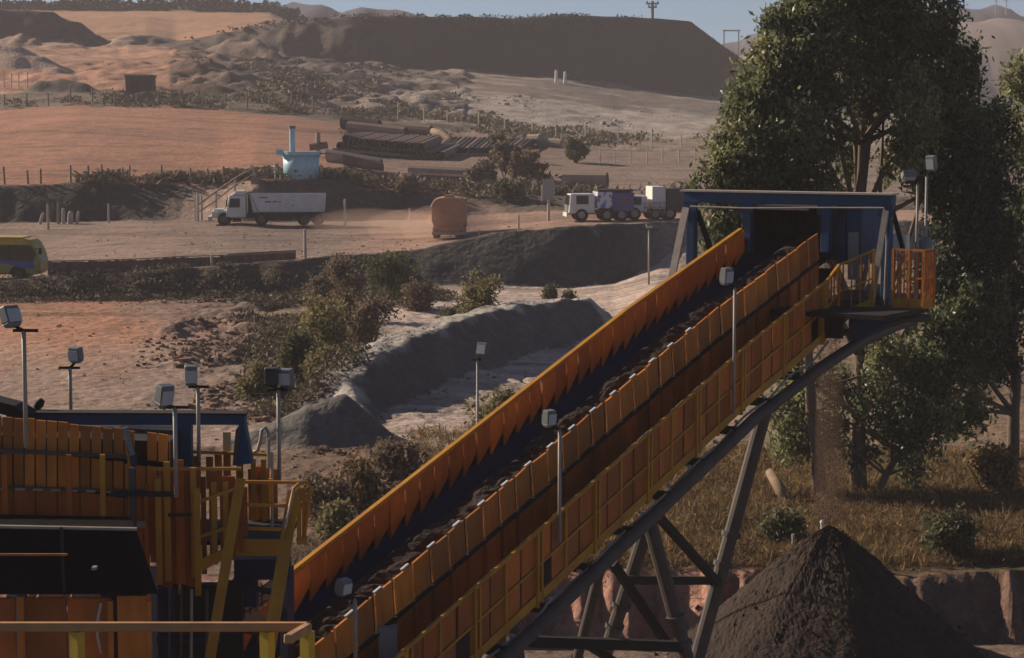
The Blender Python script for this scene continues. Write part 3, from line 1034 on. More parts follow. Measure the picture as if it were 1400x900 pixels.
for i in range(NS - 1):
    for j in range(NU):
        a = i * (NU + 1) + j
        mb.f.append((a, a + 1, a + NU + 2, a + NU + 1))
tag(mb.build('carried_ore', M_ORE, smooth=False), 'dark crushed ore lying along the moving conveyor belt', 'ore', kind='stuff')
mb = MB()
s = S0
while s < S1 - .3:
    e = s + SP_ - .065
    a = random.uniform(-.03, .03)
    mb.hexa([C(s, 1.80, -.56), C(e, 1.80 + a, -.56), C(e, 1.84 + a, -.56), C(s, 1.84, -.56),
             C(s, 1.76, 0), C(e, 1.76 + a, 0), C(e, 1.80 + a, 0), C(s, 1.80, 0)])
    s += SP_
mb.build('right_boards', M_ORANGE, conv)
mb = MB()
for a, b in ((S0, 0), (0, S1)):
    mb.bar(C(a, 1.84, -.60), C(b, 1.84, -.60), .10, .05)
mb.build('board_ledge', M_DARK, conv)
mb = MB()
s = S0
while s < S1 - .3:
    e = s + SP_ - .04
    a = random.uniform(-.012, .012)
    mb.bar(C(s - .02, 1.85, -1.2), C(s - .02, 1.85, -.64), .05, .04, DX)
    mb.hexa([C(s, 1.80, -1.2), C(e, 1.80 + a, -1.2), C(e, 1.83 + a, -1.2), C(s, 1.83, -1.2),
             C(s, 1.80, -.635), C(e, 1.80 + a, -.635), C(e, 1.83 + a, -.635), C(s, 1.83, -.635)])
    s += SP_
mb.build('side_boards', M_ORANGE2, conv)
mb = MB()
s = S0
while s < S1 - .3:
    e = s + 2 * SP_ - .016
    mb.hexa([C(s, 1.83, -1.74), C(e, 1.83, -1.74), C(e, 1.86, -1.74), C(s, 1.86, -1.74),
             C(s, 1.83, -1.22), C(e, 1.83, -1.22), C(e, 1.86, -1.22), C(s, 1.86, -1.22)])
    s += 2 * SP_
mb.build('lower_side_boards', M_ORANGE, conv)
# brackets on the right top edge, coloured white to stand for sun glints
for k in range(17):
    q = -11.6 + k * .72
    if q > -.5:
        break
    mb = MB()
    mb.bar(C(q, 1.75, .016), C(q + .19, 1.75, .016), .035, .028)
    mb.build('edge_bracket', M_WHITE, conv)
# vertical dividers on right boards
# walkway
mb = MB()
for a, b in ((S0, 0), (0, 6.4)):
    mb.bar(C(a, 2.27, -1.72), C(b, 2.27, -1.72), .84, .05)
mb.build('walkway_deck', M_RUSTP, conv)
hr = MB()
for a, b in ((S0, 0), (0, 3.6)):
    hr.bar(C(a, 2.71, -.50), C(b, 2.71, -.50), .05, .05)
    hr.bar(C(a, 2.71, -1.08), C(b, 2.71, -1.08), .035, .035)
rail = hr.build('walkway_handrail', M_YELLOW, conv)
tb_ = MB()
for a, b in ((S0, 0), (0, 3.6)):
    tb_.bar(C(a, 2.725, -1.62), C(b, 2.725, -1.62), .02, .16)
tb_.build('toe_board', M_YELLOW, rail)
q = S0 + .2
k = 0
while q < 3.7:
    mb = MB()
    ww = .11 if k % 2 == 0 else .05
    mb.bar(C(q, 2.71, -1.76), C(q, 2.71, -.49), ww, .05, DX)
    if k % 2 == 0:
        mb.bar(C(q + .17, 2.71, -1.76), C(q + .17, 2.71, -.49), .05, .05, DX)
    mb.build('post', M_YELLOW, rail)
    q += .92
    k += 1
# orange infill boards between the handrail posts
mb = MB()
q = S0 + .25
while q < 3.4:
    e = q + .40
    a = random.uniform(-.01, .01)
    mb.hexa([C(q, 2.68 + a, -1.05), C(e, 2.68 + a, -1.05), C(e, 2.70 + a, -1.05), C(q, 2.70 + a, -1.05),
             C(q, 2.68 + a, -.56), C(e, 2.68 + a, -.56), C(e, 2.70 + a, -.56), C(q, 2.70 + a, -.56)])
    if random.random() < .92:
        mb.hexa([C(q, 2.68 + a, -1.66), C(e, 2.68 + a, -1.66), C(e, 2.70 + a, -1.66), C(q, 2.70 + a, -1.66),
                 C(q, 2.68 + a, -1.12), C(e, 2.68 + a, -1.12), C(e, 2.70 + a, -1.12), C(q, 2.70 + a, -1.12)])
    q += .46
mb.build('infill_boards', M_ORANGE2, rail)
# dark frame ribs between the right-hand boards
q = S0 + SP_ - .022
while q < S1 - .4:
    mb = MB()
    mb.bar(C(q, 1.785, -.56), C(q, 1.745, -.01), .05, .03, DX)
    mb.build('board_rib', M_DARK, conv)
    q += SP_
# light catching clips and cable loops under the toe board
for k in range(16):
    q = S0 + 1 + k * 1.0 + random.uniform(-.2, .2)
    mb = MB()
    mb.bar(C(q, 2.74, -1.77), C(q + .12, 2.74, -1.85), .05, .05)
    mb.build('cable_clip', M_GALV, conv)
mb = MB()
pts = [C(q, 2.76 + .04 * math.sin(q * 3), -1.82 - .07 * abs(math.sin(q * 1.7))) for q in np.arange(S0, 4, .3)]
mb.tube(pts, .025, 6)
mb.build('cable', M_GALV, conv)
# pipe chords and cross members


def chord(q, u):
    o_ = C(q, u, -1.97)
    if q < .5:
        return o_
    px_ = 700 + F * o_.x / o_.y
    y_ = np.interp(px_, [1040, 1090, 1130, 1180, 1240, 1280, 1330], [569, 530, 499, 467, 440, 432, 430])
    return Vector((o_.x, o_.y, Zat(y_, o_.y)))


for nm, u, r in (('bottom_chord', 2.86, .125), ('bottom_chord', -.12, .13)):
    mb = MB()
    pts = [chord(q, u) for q in (S0, -8, -4, 0, 1.5, 3, 4, 5, 6, 7, 8)] if u > 1 else [C(S0, u, -1.95), C(0, u, -1.95), C(7, u, -1.9)]
    mb.tube(pts, r, 12)
    mb.build(nm, M_PIPE, conv, smooth=True)
q = S0 + .6
while q < 2.5:
    mb = MB()
    mb.bar(C(q, -.12, -1.92), C(q, 2.84, -1.92), .12, .16)
    mb.build('cross_beam', M_DARK, conv)
    mb = MB()
    mb.bar(C(q, 2.45, -1.90), C(q, 2.45, -1.72), .1, .1)
    mb.bar(C(q, 1.0, -1.90), C(q, 1.0, -1.4), .1, .1)
    mb.build('bearer', M_DARK, conv)
    q += 1.35
mb = MB()
for a, b in ((S0, 0), (0, 6.5)):
    mb.quad(C(a, .1, -1.28), C(b, .1, -1.28), C(b, 1.7, -1.28), C(a, 1.7, -1.28))
    mb.quad(C(a, .1, -1.32), C(a, 1.7, -1.32), C(b, 1.7, -1.32), C(b, .1, -1.32))
mb.build('return_belt', M_BLACK, conv)
mb = MB()
mb.tube([C(7.3, .1, -1.08), C(7.3, 1.7, -1.08)], .24, 16)
mb.build('head_pulley', M_DARK, conv, smooth=True)

# legs: (top px,py) -> ground
def leg_line(px0, py0, px1, py1, d0, d1=None):
    d1 = d1 or d0
    a, b = P(px0, py0, d0), P(px1, py1, d1)
    t = (a.z - gz(b.x, b.y) + .1) / (a.z - b.z)
    return a, a.lerp(b, t)


for (x0, y0, x1, y1, d0, d1, r) in ((1046, 560, 952, 905, 43.6, 43.6, .16), (884, 700, 940, 905, 39.4, 39.4, .145), (890, 705, 826, 900, 40.2, 41.5, .145),
                                    (824, 765, 788, 905, 38.4, 39.5, .10), (700, 850, 716, 960, 36.4, 36.4, .14), (690, 860, 640, 960, 36.6, 38, .12)):
    a, b = leg_line(x0, y0, x1, y1, d0, d1)
    mb = MB()
    mb.tube([a, b], r, 12)
    for t in (.42, .52):
        c = a.lerp(b, t)
        e = (b - a).normalized()
        mb.tube([c - e * .05, c + e * .05], r * 1.35, 12)
    mb.build('support_leg', M_PIPE, conv, smooth=False)
for (x0, y0, x1, y1, d0, d1, w_) in ((848, 793, 975, 794, 40, 43.6, .17), (700, 876, 935, 884, 37.2, 39.4, .2), (900, 706, 984, 800, 40, 43.6, .15), (838, 770, 912, 880, 39, 40, .15), (800, 880, 840, 905, 39, 39.5, .15)):
    mb = MB()
    mb.bar(P(x0, y0, d0), P(x1, y1, d1), w_, w_)
    mb.build('brace', M_DARK, conv)
# grey plate on the walkway rail
mb = MB()
c = P(912, 575, 40.0)
mb.box(c, .26, .02, .30, Tan(0), PX, UP)
mb.build('notice_plate', M_GREYSIGN, conv)
mb = MB()
mb.box(P(531, 886, 31.5), .28, .28, .7)
mb.build('junction_box', M_GREYSIGN, conv)

# ------------------------------------------------------------------ head gantry
SG = 5.4


def at_px(px, s):
    """offset u on the cross line at station s that shows at column px"""
    o = CA + DX * s
    k = (px - 700) / F
    return (k * o.y - o.x) / (PX.x - k * PX.y)


def G(px, py, s):
    u = at_px(px, s)
    b = CA + DX * s + PX * u
    return Vector((b.x, b.y, Zat(py, b.y)))


gan = thing('head_gantry', 'blue steel portal frame with a dark hood over the conveyor head', 'gantry', (G(1078, 300, SG).x, G(1078, 300, SG).y, 0))
ZB = G(1078, 272, SG).z
gl, gr = G(943, 272, SG), G(1214, 272, SG)
gl.z = gr.z = ZB
mb = MB()
mb.bar(gl - PX * .12, gr + PX * .12, .26, .24)
mb.build('top_beam', M_BLUE, gan, bevel=.01)
mb = MB()
mb.bar(gl - PX * .16 + UP * .145, gr + PX * .16 + UP * .145, .40, .04)
mb.build('cap_plate', M_PALEW, gan)
for px, low in ((946, 372), (1023, 345), (1130, 345), (1213, 430)):
    a = G(px, 280, SG)
    b = G(px, low, SG)
    a.z = ZB - .12
    mb = MB()
    mb.bar(b, a, .2, .2, DX)
    mb.build('post', M_BLUE, gan, bevel=.01)
# rear frame two metres further on
for px in (1000, 1165):
    pass
for u in ():
    b = CA + DX * (SG + 2.1) + PX * u
    mb = MB()
    mb.bar((b.x, b.y, ZB - 2.4), (b.x, b.y, ZB - .12), .18, .18, DX)
    mb.build('rear_post', M_BLUE, gan)
    mb = MB()
    c = CA + DX * SG + PX * u
    mb.bar((c.x, c.y, ZB - .1), (b.x, b.y, ZB - .1), .16, .16)
    mb.build('side_beam', M_BLUE, gan)
for a, b, m_, wd in ((G(938, 284, SG - .1), G(918, 385, SG - .4), M_PALEW, .17), (G(953, 288, SG + .1), G(973, 345, SG + .2), M_DARK, .12), (G(1211, 288, SG - .2), G(1189, 440, SG - .4), M_GALV, .13), (G(1220, 288, SG + .2), G(1236, 345, SG + .5), M_DARK, .09)):
    mb = MB()
    mb.bar(a, b, wd, .06, DX)
    mb.build('diagonal_brace', m_, gan)
# gusset plates with bolt heads where the posts meet the beam
for px in (946, 1023, 1130, 1213):
    c = G(px, 280, SG)
    c.z = ZB - .22
    mb = MB()
    mb.box(c - DX * .115, .34, .02, .24, PX, DX, UP)
    for a_ in (-.12, .12):
        for b_ in (-.08, .08):
            mb.box(c - DX * .13 + PX * a_ + UP * b_, .035, .02, .035, PX, DX, UP)
    mb.build('gusset_plate', M_BLUE, gan)
mb = MB()
a_, b_ = G(948, 282, SG) - DX * .16, G(1212, 284, SG) - DX * .16
mb.tube([a_, a_.lerp(b_, .3) - UP * .03, a_.lerp(b_, .6) - UP * .01, b_], .02, 6)
mb.tube([b_, G(1216, 330, SG) - DX * .14, G(1214, 420, SG) - DX * .14], .02, 6)
mb.build('cable', M_GALV, gan)
# hood: a dark open box over the belt
u0, u1 = at_px(1036, SG + .3), at_px(1121, SG + .3)
zt, zl = G(1078, 285, SG + .3).z, G(1078, 326, SG + .3).z


def W(s, u, z):
    b = CA + DX * s + PX * u
    return Vector((b.x, b.y, z))


def wbox(name, s0, s1, ua, ub, za, zb, m_, par):
    mb = MB()
    mb.hexa([W(s0, ua, za), W(s0, ub, za), W(s1, ub, za), W(s1, ua, za), W(s0, ua, zb), W(s0, ub, zb), W(s1, ub, zb), W(s1, ua, zb)])
    return mb.build(name, m_, par)


hood = wbox('hood_roof', SG + .2, SG + 2.6, u0 - .1, u1 + .1, zt, zt + .05, M_DARK, gan)
wbox('hood_side', SG + .2, SG + 2.6, u0 - .1, u0 - .05, zl - .4, zt - .003, M_DARK, gan)
wbox('hood_side', SG + .2, SG + 2.6, u1 + .05, u1 + .1, zl - .4, zt - .003, M_DARK, gan)
wbox('hood_back', SG + 2.55, SG + 2.6, u0 - .045, u1 + .045, zl - .6, zt - .003, M_BLACK, gan)
wbox('hood_lip', SG + .1, SG + .19, u0 + .1, u1 - .2, zt - .03, zt + .03, M_PALEW, gan)
mb = MB()
for k in range(9):
    a = u0 + .02 + (u1 - u0 - .04) * k / 9
    mb.hexa([W(SG + .9, a, zt - .62 + random.uniform(-.04, .04)), W(SG + .9, a + .145, zt - .62), W(SG + .92, a + .145, zt - .62), W(SG + .92, a, zt - .62),
             W(SG + .9, a, zt - .01), W(SG + .9, a + .145, zt - .01), W(SG + .92, a + .145, zt - .01), W(SG + .92, a, zt - .01)])
mb.build('dust_curtain', M_BLACK, gan)
# drive housing: blue cabinet right of the hood
ua, ub = at_px(1141, SG), at_px(1174, SG)
za, zb = G(1150, 362, SG).z, G(1150, 279, SG).z
wbox('drive_housing', SG + .15, SG + 1.3, ua, ub, za, zb, M_BLUE, gan)
wbox('housing_panel', SG + .11, SG + .147, at_px(1157, SG), at_px(1171, SG), G(1, 333, SG).z, G(1, 284, SG).z, M_LAMPG, gan)
wbox('housing_rib', SG + .08, SG + .147, at_px(1148, SG), at_px(1153, SG), za + .02, zb - .05, M_NAVY, gan)
mb = MB()
a = W(SG + .3, at_px(1180, SG), G(1, 345, SG).z)
mb.tube([a, a + PX * .45], .17, 14)
mb.tube([a + PX * .45, a + PX * .5], .12, 14)
mb.build('drive_motor', M_LAMPG, gan, smooth=False)
# platform
zd = G(1240, 421, 4.6).z
wbox('platform_deck', 2.6, 5.0, 1.86, at_px(1272, 5.0), zd - .10, zd, M_DARK, gan)
wbox('rear_deck', 5.0, 8.4, 1.86, at_px(1276, 8.4), zd - .10, zd - .003, M_DARK, gan)
wbox('deck_edge', 4.42, 4.58, at_px(1205, 4.5), at_px(1272, 4.5), zd - .22, zd - .11, M_BLUE, gan)
for u in (1.9, 2.9):
    mb = MB()
    mb.bar(W(4.6, u, zd - .25), W(8.3, u, zd - .25), .14, .25)
    mb.build('deck_beam', M_BLUE, gan)
mb = MB()
mb.tube([W(4.4, at_px(1100, 4.4), zd - .75), W(4.4, at_px(1200, 4.4), zd - .45), W(4.4, at_px(1240, 4.4), zd - .22), W(4.5, at_px(1276, 4.5), zd - .19)], .07, 8)
mb.build('deck_pipe', M_PIPE, gan, smooth=True)
for px in ():
    b = W(7.6, at_px(px, 7.6), 0)
    g_ = gz(b.x, b.y)
    mb = MB()
    mb.tube([(b.x, b.y, g_ - .1), (b.x, b.y, zd - .2)], .1, 10)
    mb.build('support_leg', M_PIPE, gan, smooth=True)
# steelwork between the deck and the pipe chord
wbox('deck_bracket', 3.3, 5.0, 1.95, 2.05, zd - .75, zd - .12, M_DARK, gan)
wbox('deck_bracket', 3.5, 3.62, 2.06, 3.1, zd - .62, zd - .12, M_DARK, gan)
mb = MB()
u_a, u_b = at_px(1165, 4.3), at_px(1238, 4.3)
mb.hexa([W(4.2, u_a, zd - .70), W(4.2, u_a + .25, zd - .70), W(4.38, u_a + .25, zd - .70), W(4.38, u_a, zd - .70),
         W(4.2, u_a, zd - .112), W(4.2, u_b, zd - .112), W(4.38, u_b, zd - .112), W(4.38, u_a, zd - .112)])
mb.build('corner_gusset', M_BLUE, gan)
# platform guard rail
gr_ = thing('platform_guard_rail', 'orange caged guard rail at the outer end of the gantry platform', 'guard rail', W(4.6, at_px(1250, 4.6), zd))


def rail_panel(root, pts, h, m_, nslat, toe=True, mid=True):
    mb = MB()
    for a, b in zip(pts[:-1], pts[1:]):
        mb.bar(a + UP * h, b + UP * h, .05, .05)
        if mid:
            mb.bar(a + UP * h * .52, b + UP * h * .52, .035, .035)
    mb.build('rail', m_, root)
    for a in pts:
        mb = MB()
        mb.bar(a, a + UP * (h + .025), .055, .055, DX)
        mb.build('post', m_, root)
    if toe:
        mb = MB()
        for a, b in zip(pts[:-1], pts[1:]):
            mb.bar(a + UP * .1, b + UP * .1, .02, .2)
        mb.build('toe_board', M_YELLOW, root)
    if nslat:
        mb = MB()
        for a, b in zip(pts[:-1], pts[1:]):
            n = max(2, int((b - a).length * nslat))
            for k in range(n):
                c = a.lerp(b, (k + .5) / n)
                mb.bar(c + UP * .2, c + UP * (h - .02), .03, .015, DX)
        mb.build('infill_mesh', M_ORANGE2, root)


pp = [W(4.55, at_px(1222, 4.55), zd), W(4.55, at_px(1244, 4.55), zd), W(4.55, at_px(1264, 4.55), zd), W(4.95, at_px(1278, 4.95), zd)]
rail_panel(gr_, pp, 1.22, M_ORANGE, 15)
mb = MB()
mb.bar(pp[0] + UP * .25, pp[1] + UP * 1.15, .03, .03)
mb.build('cross_brace', M_ORANGE, gr_)
gr2 = thing('walkway_guard_rail', 'yellow guard rail where the conveyor walkway meets the gantry platform', 'guard rail', W(3.7, 2.71, zd - .3))
p0 = C(3.6, 2.71, -1.72)
rail_panel(gr2, [p0, W(4.2, 2.71, p0.z + .3), W(4.4, at_px(1195, 4.4), zd - .02)], 1.22, M_YELLOW, 6)
# white notice box and figure-like grey fitting on the platform
mb = MB()
a = W(6.4, at_px(1232, 6.4), zd)
mb.bar(a, a + UP * 1.0, .05, .05, DX)
b_ = MB()
cb = thing('control_box', 'small white control box on a stand behind the platform rail', 'control box', a)
mb.build('stand', M_GALV, cb)
b_.box(a + UP * 1.22, .34, .22, .44, PX, DX, UP)
b_.build('cabinet', M_WHITE, cb, bevel=.02)
a = W(6.0, at_px(1266, 6.0), zd)
mb = MB()
mb.tube([a, a + UP * .9], .1, 10)
mb.tube([a + UP * .9, a + UP * 1.0, a + UP * 1.35, a + UP * 1.45], [.12, .16, .15, .05], 12)
hd = thing('pull_cord_horn', 'grey rounded horn unit on a post beside the platform lamp poles', 'horn', a)
mb.build('horn_body', M_LAMPG, hd, smooth=True)
mb = MB()
mb.box(a + UP * .45, .22, .16, .3, PX, DX, UP)
mb.build('horn_bracket', M_DARK, hd)


# ------------------------------------------------------------------ flood lights
def floodlight(label, base, top, head_off, head_size, yaw, tilt, bar_=(-.2, .25), m_=None, group='flood lights on slim poles', second=None, r=.032):
    """pole from base to top, cross bar, lamp head at top+head_off"""
    t = thing('floodlight', label, 'floodlight', base, group)
    mb = MB()
    mb.tube([base, top], r, 8)
    mb.build('pole', M_GALV, t, smooth=True)
    X = Vector((1, 0, 0))
    mb = MB()
    mb.bar(top + X * bar_[0], top + X * bar_[1], .045, .04)
    mb.build('cross_bar', M_DARK, t)
    heads = [(head_off, yaw, m_)] + ([second] if second else [])
    for off, yw, mm in heads:
        ez = Vector((math.sin(tilt) * math.sin(yw), -math.sin(tilt) * math.cos(yw), math.cos(tilt)))
        ex = Vector((math.cos(yw), math.sin(yw), 0))
        ey = ez.cross(ex).normalized()
        c = top + Vector(off)
        wd, ht, dp = head_size
        mb = MB()
        pr = [(-wd / 2, -dp / 2), (wd / 2, -dp / 2), (wd / 2, dp / 2), (-wd / 2, dp / 2)]
        lo_ = [c + ex * a * .82 + ey * b * .55 - ez * ht / 2 for a, b in pr]
        m1 = [c + ex * a + ey * b - ez * ht * .28 for a, b in pr]
        hi = [c + ex * a + ey * b * .8 + ez * ht / 2 for a, b in pr]
        mb.hexa(lo_ + m1)
        mb.hexa(m1 + hi)
        hd_ = mb.build('lamp_head', mm or M_LAMPG, t, bevel=.012)
        g = MB()
        g.box(c - ey * (dp / 2 + .006), wd * .86, .012, ht * .62, ex, ey, ez)
        g.build('lamp_glass', M_LENS if mm is None else M_LAMPD, hd_)
        g = MB()
        g.box(c + ey * (dp * .52), wd * .7, .03, ht * .5, ex, ey, ez)
        g.build('cooling_back', mm or M_LAMPG, hd_)
        y = MB()
        y.bar(top, c - ez * ht * .4, .04, .04)
        y.build('bracket', M_DARK, t)
    return t


def lamp(label, px, py_head, py_bar, py_base, d, hw, hh, hx=0, yaw=.3, tilt=.35, bar_=(-.15, .2), m_=None, second=None, base_z=None, group='flood lights on slim poles', r=.03, dp=.17):
    k = pxm(d)
    base = P(px, py_base, d)
    top = P(px, py_bar, d)
    top.x = base.x
    if base_z is not None:
        base.z = base_z
    off = ((hx - px) * k, -.02, (py_bar - py_head) * k)
    if second:
        second = (((second[0] - px) * k, .02, (py_bar - second[1]) * k), second[2], second[3])
    return floodlight(label, base, top, off, (hw * k, hh * k, dp), yaw, tilt, bar_, m_, group, second, r)


def dw(px):
    """distance of the outer face of the walkway rail at column px"""
    return min((abs(700 + F * C(q, 2.78, 0).x / C(q, 2.78, 0).y - px), C(q, 2.78, 0).y) for q in np.arange(S0, 5, .02))[1]


lamp('flood light at the left edge of the view, tallest above the boarded plant', 36, 433, 452, 612, 27, 24, 30, 19, yaw=.9, tilt=-.35, bar_=(-.14, .19))
lamp('small square flood light second from the left above the plant', 97, 485, 503, 570, 33, 17, 22, 106, yaw=-.4, tilt=.1, bar_=(-.18, .16))
lamp('pale flood light third from the left, over the blue roof beam', 241, 541, 557, 680, 28.5, 22, 32, 227, yaw=.8, tilt=.25, bar_=(-.18, .2))
lamp('flood light fourth from the left with its grey head above a blue column', 272, 513, 529, 630, 30, 17, 28, 263, yaw=.2, tilt=.15, bar_=(-.14, .16))
lamp('pair of flood lights, one black and one grey, sharing a pole behind the stair', 382, 515, 533, 660, 30.5, 19, 26, 373, yaw=.05, tilt=.1, bar_=(-.16, .14), m_=M_LAMPD, second=(393, 517, -.3, None))
lamp('flood light lowest on the conveyor walkway, near the bottom of the view', 486, 802, 818, 905, dw(486), 19, 24, 470, yaw=.9, tilt=.2)
lamp('flood light half way up the conveyor walkway', 765, 572, 586, 742, dw(765), 16, 24, 750, yaw=.75, tilt=.1, bar_=(-.1, .1))
lamp('flood light highest on the conveyor walkway, in front of the gantry', 1003, 378, 393, 566, dw(1003), 16, 24, 991, yaw=.75, tilt=.1, bar_=(-.08, .06))
b = on_ground(653, 56)
lamp('flood light behind the conveyor in front of the pale sand', 653, 478, 492, 600, 50, 15, 20, 660, yaw=-.5, tilt=-.2, bar_=(-.14, .12), base_z=gz(P(653, 600, 50).x, 50))
a = W(6.6, at_px(1264, 6.6), zd)
lamp('taller flood light of two on the gantry platform, facing the trees', 1264, 224, 240, 400, a.y, 13, 22, 1270, yaw=-.7, tilt=.2, bar_=(-.05, .05), base_z=zd)
a = W(6.9, at_px(1252, 6.9), zd)
lamp('shorter flood light of two on the gantry platform, its head turned left', 1252, 240, 250, 400, a.y, 20, 12, 1239, yaw=.2, tilt=.9, bar_=(-.3, .08), base_z=zd)
b = on_ground(887, 122)
lamp('far lamp post with a wide cross arm before the dark embankment', 887, 309, 314, 395, 120, 9, 7, 887, yaw=.1, tilt=.9, bar_=(-.62, .62), base_z=gz(P(887, 395, 120).x, 120), r=.06)

# ------------------------------------------------------------------ ore pile and falling ore
pc = P(1135, 715, 47.2)
gp = gz(pc.x, pc.y)
mb = MB()
NR, NA = 70, 200
Hh = pc.z - gp + .35
for i in range(NR + 1):
    r_ = (i / NR) * Hh / math.tan(R(40.5)) * 1.04
    for j in range(NA):
        a = 2 * PI * j / NA
        x, y = pc.x + r_ * math.cos(a), pc.y + r_ * math.sin(a)
        z = pc.z - math.tan(R(41.5)) * math.hypot(r_, .16) + .08
        z += .10 * min(1, r_) * float(fbm(math.cos(a) * 3, math.sin(a) * 3, 4, 401)) + .07 * float(fbm(x * 1.3, y * 1.3, 4, 402)) + .02 * float(fbm(x * 6, y * 6, 2, 403)) + .02 * random.uniform(-1, 1)
        mb.v.append((x, y, z))
for i in range(NR):
    for j in range(NA):
        a = i * NA + j
        b = i * NA + (j + 1) % NA
        mb.f.append((a, a + NA, b + NA, b))
pile = mb.build('ore_pile', M_ORE, loc=(pc.x, pc.y, gp), smooth=False)
tag(pile, 'tall dark cone of fine ore heaped under the falling stream', 'ore pile')
mb = MB()
for k in range(380):
    a = random.uniform(0, 2 * PI)
    q = random.random() ** .6
    r0 = q * Hh / math.tan(R(41))
    x, y = pc.x + r0 * math.cos(a), pc.y + r0 * math.sin(a)
    z = max(gz(x, y), pc.z - math.tan(R(41.5)) * r0 + .08)
    r_ = random.uniform(.02, .05) + .06 * q * random.random() ** 3
    n0 = len(mb.v)
    mb.v += [(x - r_, y - r_, z - r_ * .6), (x + r_, y - r_ * .7, z - r_ * .6), (x + r_ * .8, y + r_, z - r_ * .5), (x - r_, y + r_ * .8, z - r_ * .6), (x + r_ * random.uniform(-.4, .4), y, z + r_ * .9)]
    mb.f += [(n0, n0 + 1, n0 + 4), (n0 + 1, n0 + 2, n0 + 4), (n0 + 2, n0 + 3, n0 + 4), (n0 + 3, n0, n0 + 4)]
tag(mb.build('ore_lumps', M_ORE), 'coarse lumps of ore rolled down the pile', 'ore', kind='stuff')
mb = MB()
for k in range(3000):
    t = random.random() ** .85
    zt_, zb_ = C(7.5, .9, -.9).z, pc.z
    z = zt_ + (zb_ - zt_) * t
    sp = .13 + .10 * t
    x0, y0 = C(7.6, .9, 0).x, C(7.6, .9, 0).y
    x = x0 + (pc.x - x0) * math.sqrt(t) + random.gauss(0, sp)
    y = y0 + (pc.y - y0) * math.sqrt(t) + random.gauss(0, sp)
    r_ = random.uniform(.005, .016)
    n0 = len(mb.v)
    mb.v += [(x - r_, y, z - r_), (x + r_, y - r_, z), (x, y + r_, z), (x, y, z + r_ * 2.4)]
    mb.f += [(n0, n0 + 1, n0 + 3), (n0 + 1, n0 + 2, n0 + 3), (n0 + 2, n0, n0 + 3), (n0, n0 + 2, n0 + 1)]
tag(mb.build('falling_ore', M_ORE), 'thin brown stream of ore falling from the conveyor head', 'falling ore', kind='stuff')
mb = MB()
x0, y0 = C(7.6, .9, 0).x, C(7.6, .9, 0).y
mb.tube([(x0, y0, zt_ - .2), ((x0 + pc.x) / 2, (y0 + pc.y) / 2, (zt_ + zb_) / 2), (pc.x, pc.y, zb_ + .05)], [.22, .32, .40], 14)
md = bpy.data.materials.new('brown_dust')
md.use_nodes = True
md.node_tree.nodes.clear()
oo = md.node_tree.nodes.new('ShaderNodeOutputMaterial')
pv = md.node_tree.nodes.new('ShaderNodeVolumePrincipled')
pv.inputs['Color'].default_value = (.22, .145, .11, 1)
pv.inputs['Density'].default_value = .8
md.node_tree.links.new(pv.outputs[0], oo.inputs['Volume'])
tag(mb.build('falling_dust', md, smooth=True), 'brown dust around the stream of falling ore', 'dust', kind='stuff')
# a log and a pale rock on the shelf
a = P(1052, 650, 60)
b = P(1075, 684, 58.5)
a = Vector((a.x, a.y, gz(a.x, a.y) + .75))
b = Vector((b.x, b.y, gz(b.x, b.y) + .1))
mb = MB()
mb.tube([a, a.lerp(b, .5) + UP * .05, b], [.13, .17, .19], 9)
lg = mb.build('fallen_log', M_LOG, loc=b, smooth=True)
tag(lg, 'bare pale log leaning in the grass left of the tree trunks', 'log')
c = P(1124, 715, 51)
mb = MB()
mb.tube([(c.x, c.y, gz(c.x, c.y) - .1), (c.x, c.y, c.z)], .035, 8)
mb.tube([(c.x, c.y, c.z - .06), (c.x, c.y, c.z + .02), (c.x, c.y, c.z + .08)], [.04, .055, .02], 8)
tag(mb.build('marker_post', M_WHITE, loc=(c.x, c.y, gz(c.x, c.y))), 'small white topped marker post just left of the ore pile tip', 'marker post')
c = on_ground(1090, 52)
mb = MB()
mb.tube([c - UP * .1, c + UP * .45], .035, 8)
mb.tube([c + UP * .40, c + UP * .5], .04, 8)
tag(mb.build('stake', M_PALEW, loc=c), 'short pale stake in the grass above the left flank of the ore pile', 'stake')

# ------------------------------------------------------------------ plant at lower left
def Q(px, py, d):
    return P(px, py, d)


def pbox(mb, x0, y0, x1, y1, d, t=.06):
    """upright box that fills the photo rectangle at distance d (t deep)"""
    a, b = P(x0, y1, d), P(x1, y0, d)
    mb.hexa([(a.x, d, a.z), (b.x, d, a.z), (b.x, d + t, a.z), (a.x, d + t, a.z), (a.x, d, b.z), (b.x, d, b.z), (b.x, d + t, b.z), (a.x, d + t, b.z)])


def pquad(mb, pts, d, t=.06):
    """upright polygonal plate"""
    p = [P(x, y, d) for x, y in pts]
    mb.prism([(q.x, 0, q.z) for q in p], (0, d, 0), (0, d + t, 0))


DF = 29.0
feed = thing('feed_conveyor', 'feed conveyor with three rows of worn orange boards behind a dark hopper', 'conveyor', (P(100, 720, DF).x, DF + .6, 0))


def tY(px):
    return np.interp(px, [-260, 0, 90, 185, 260], [553, 570, 578, 589, 600])


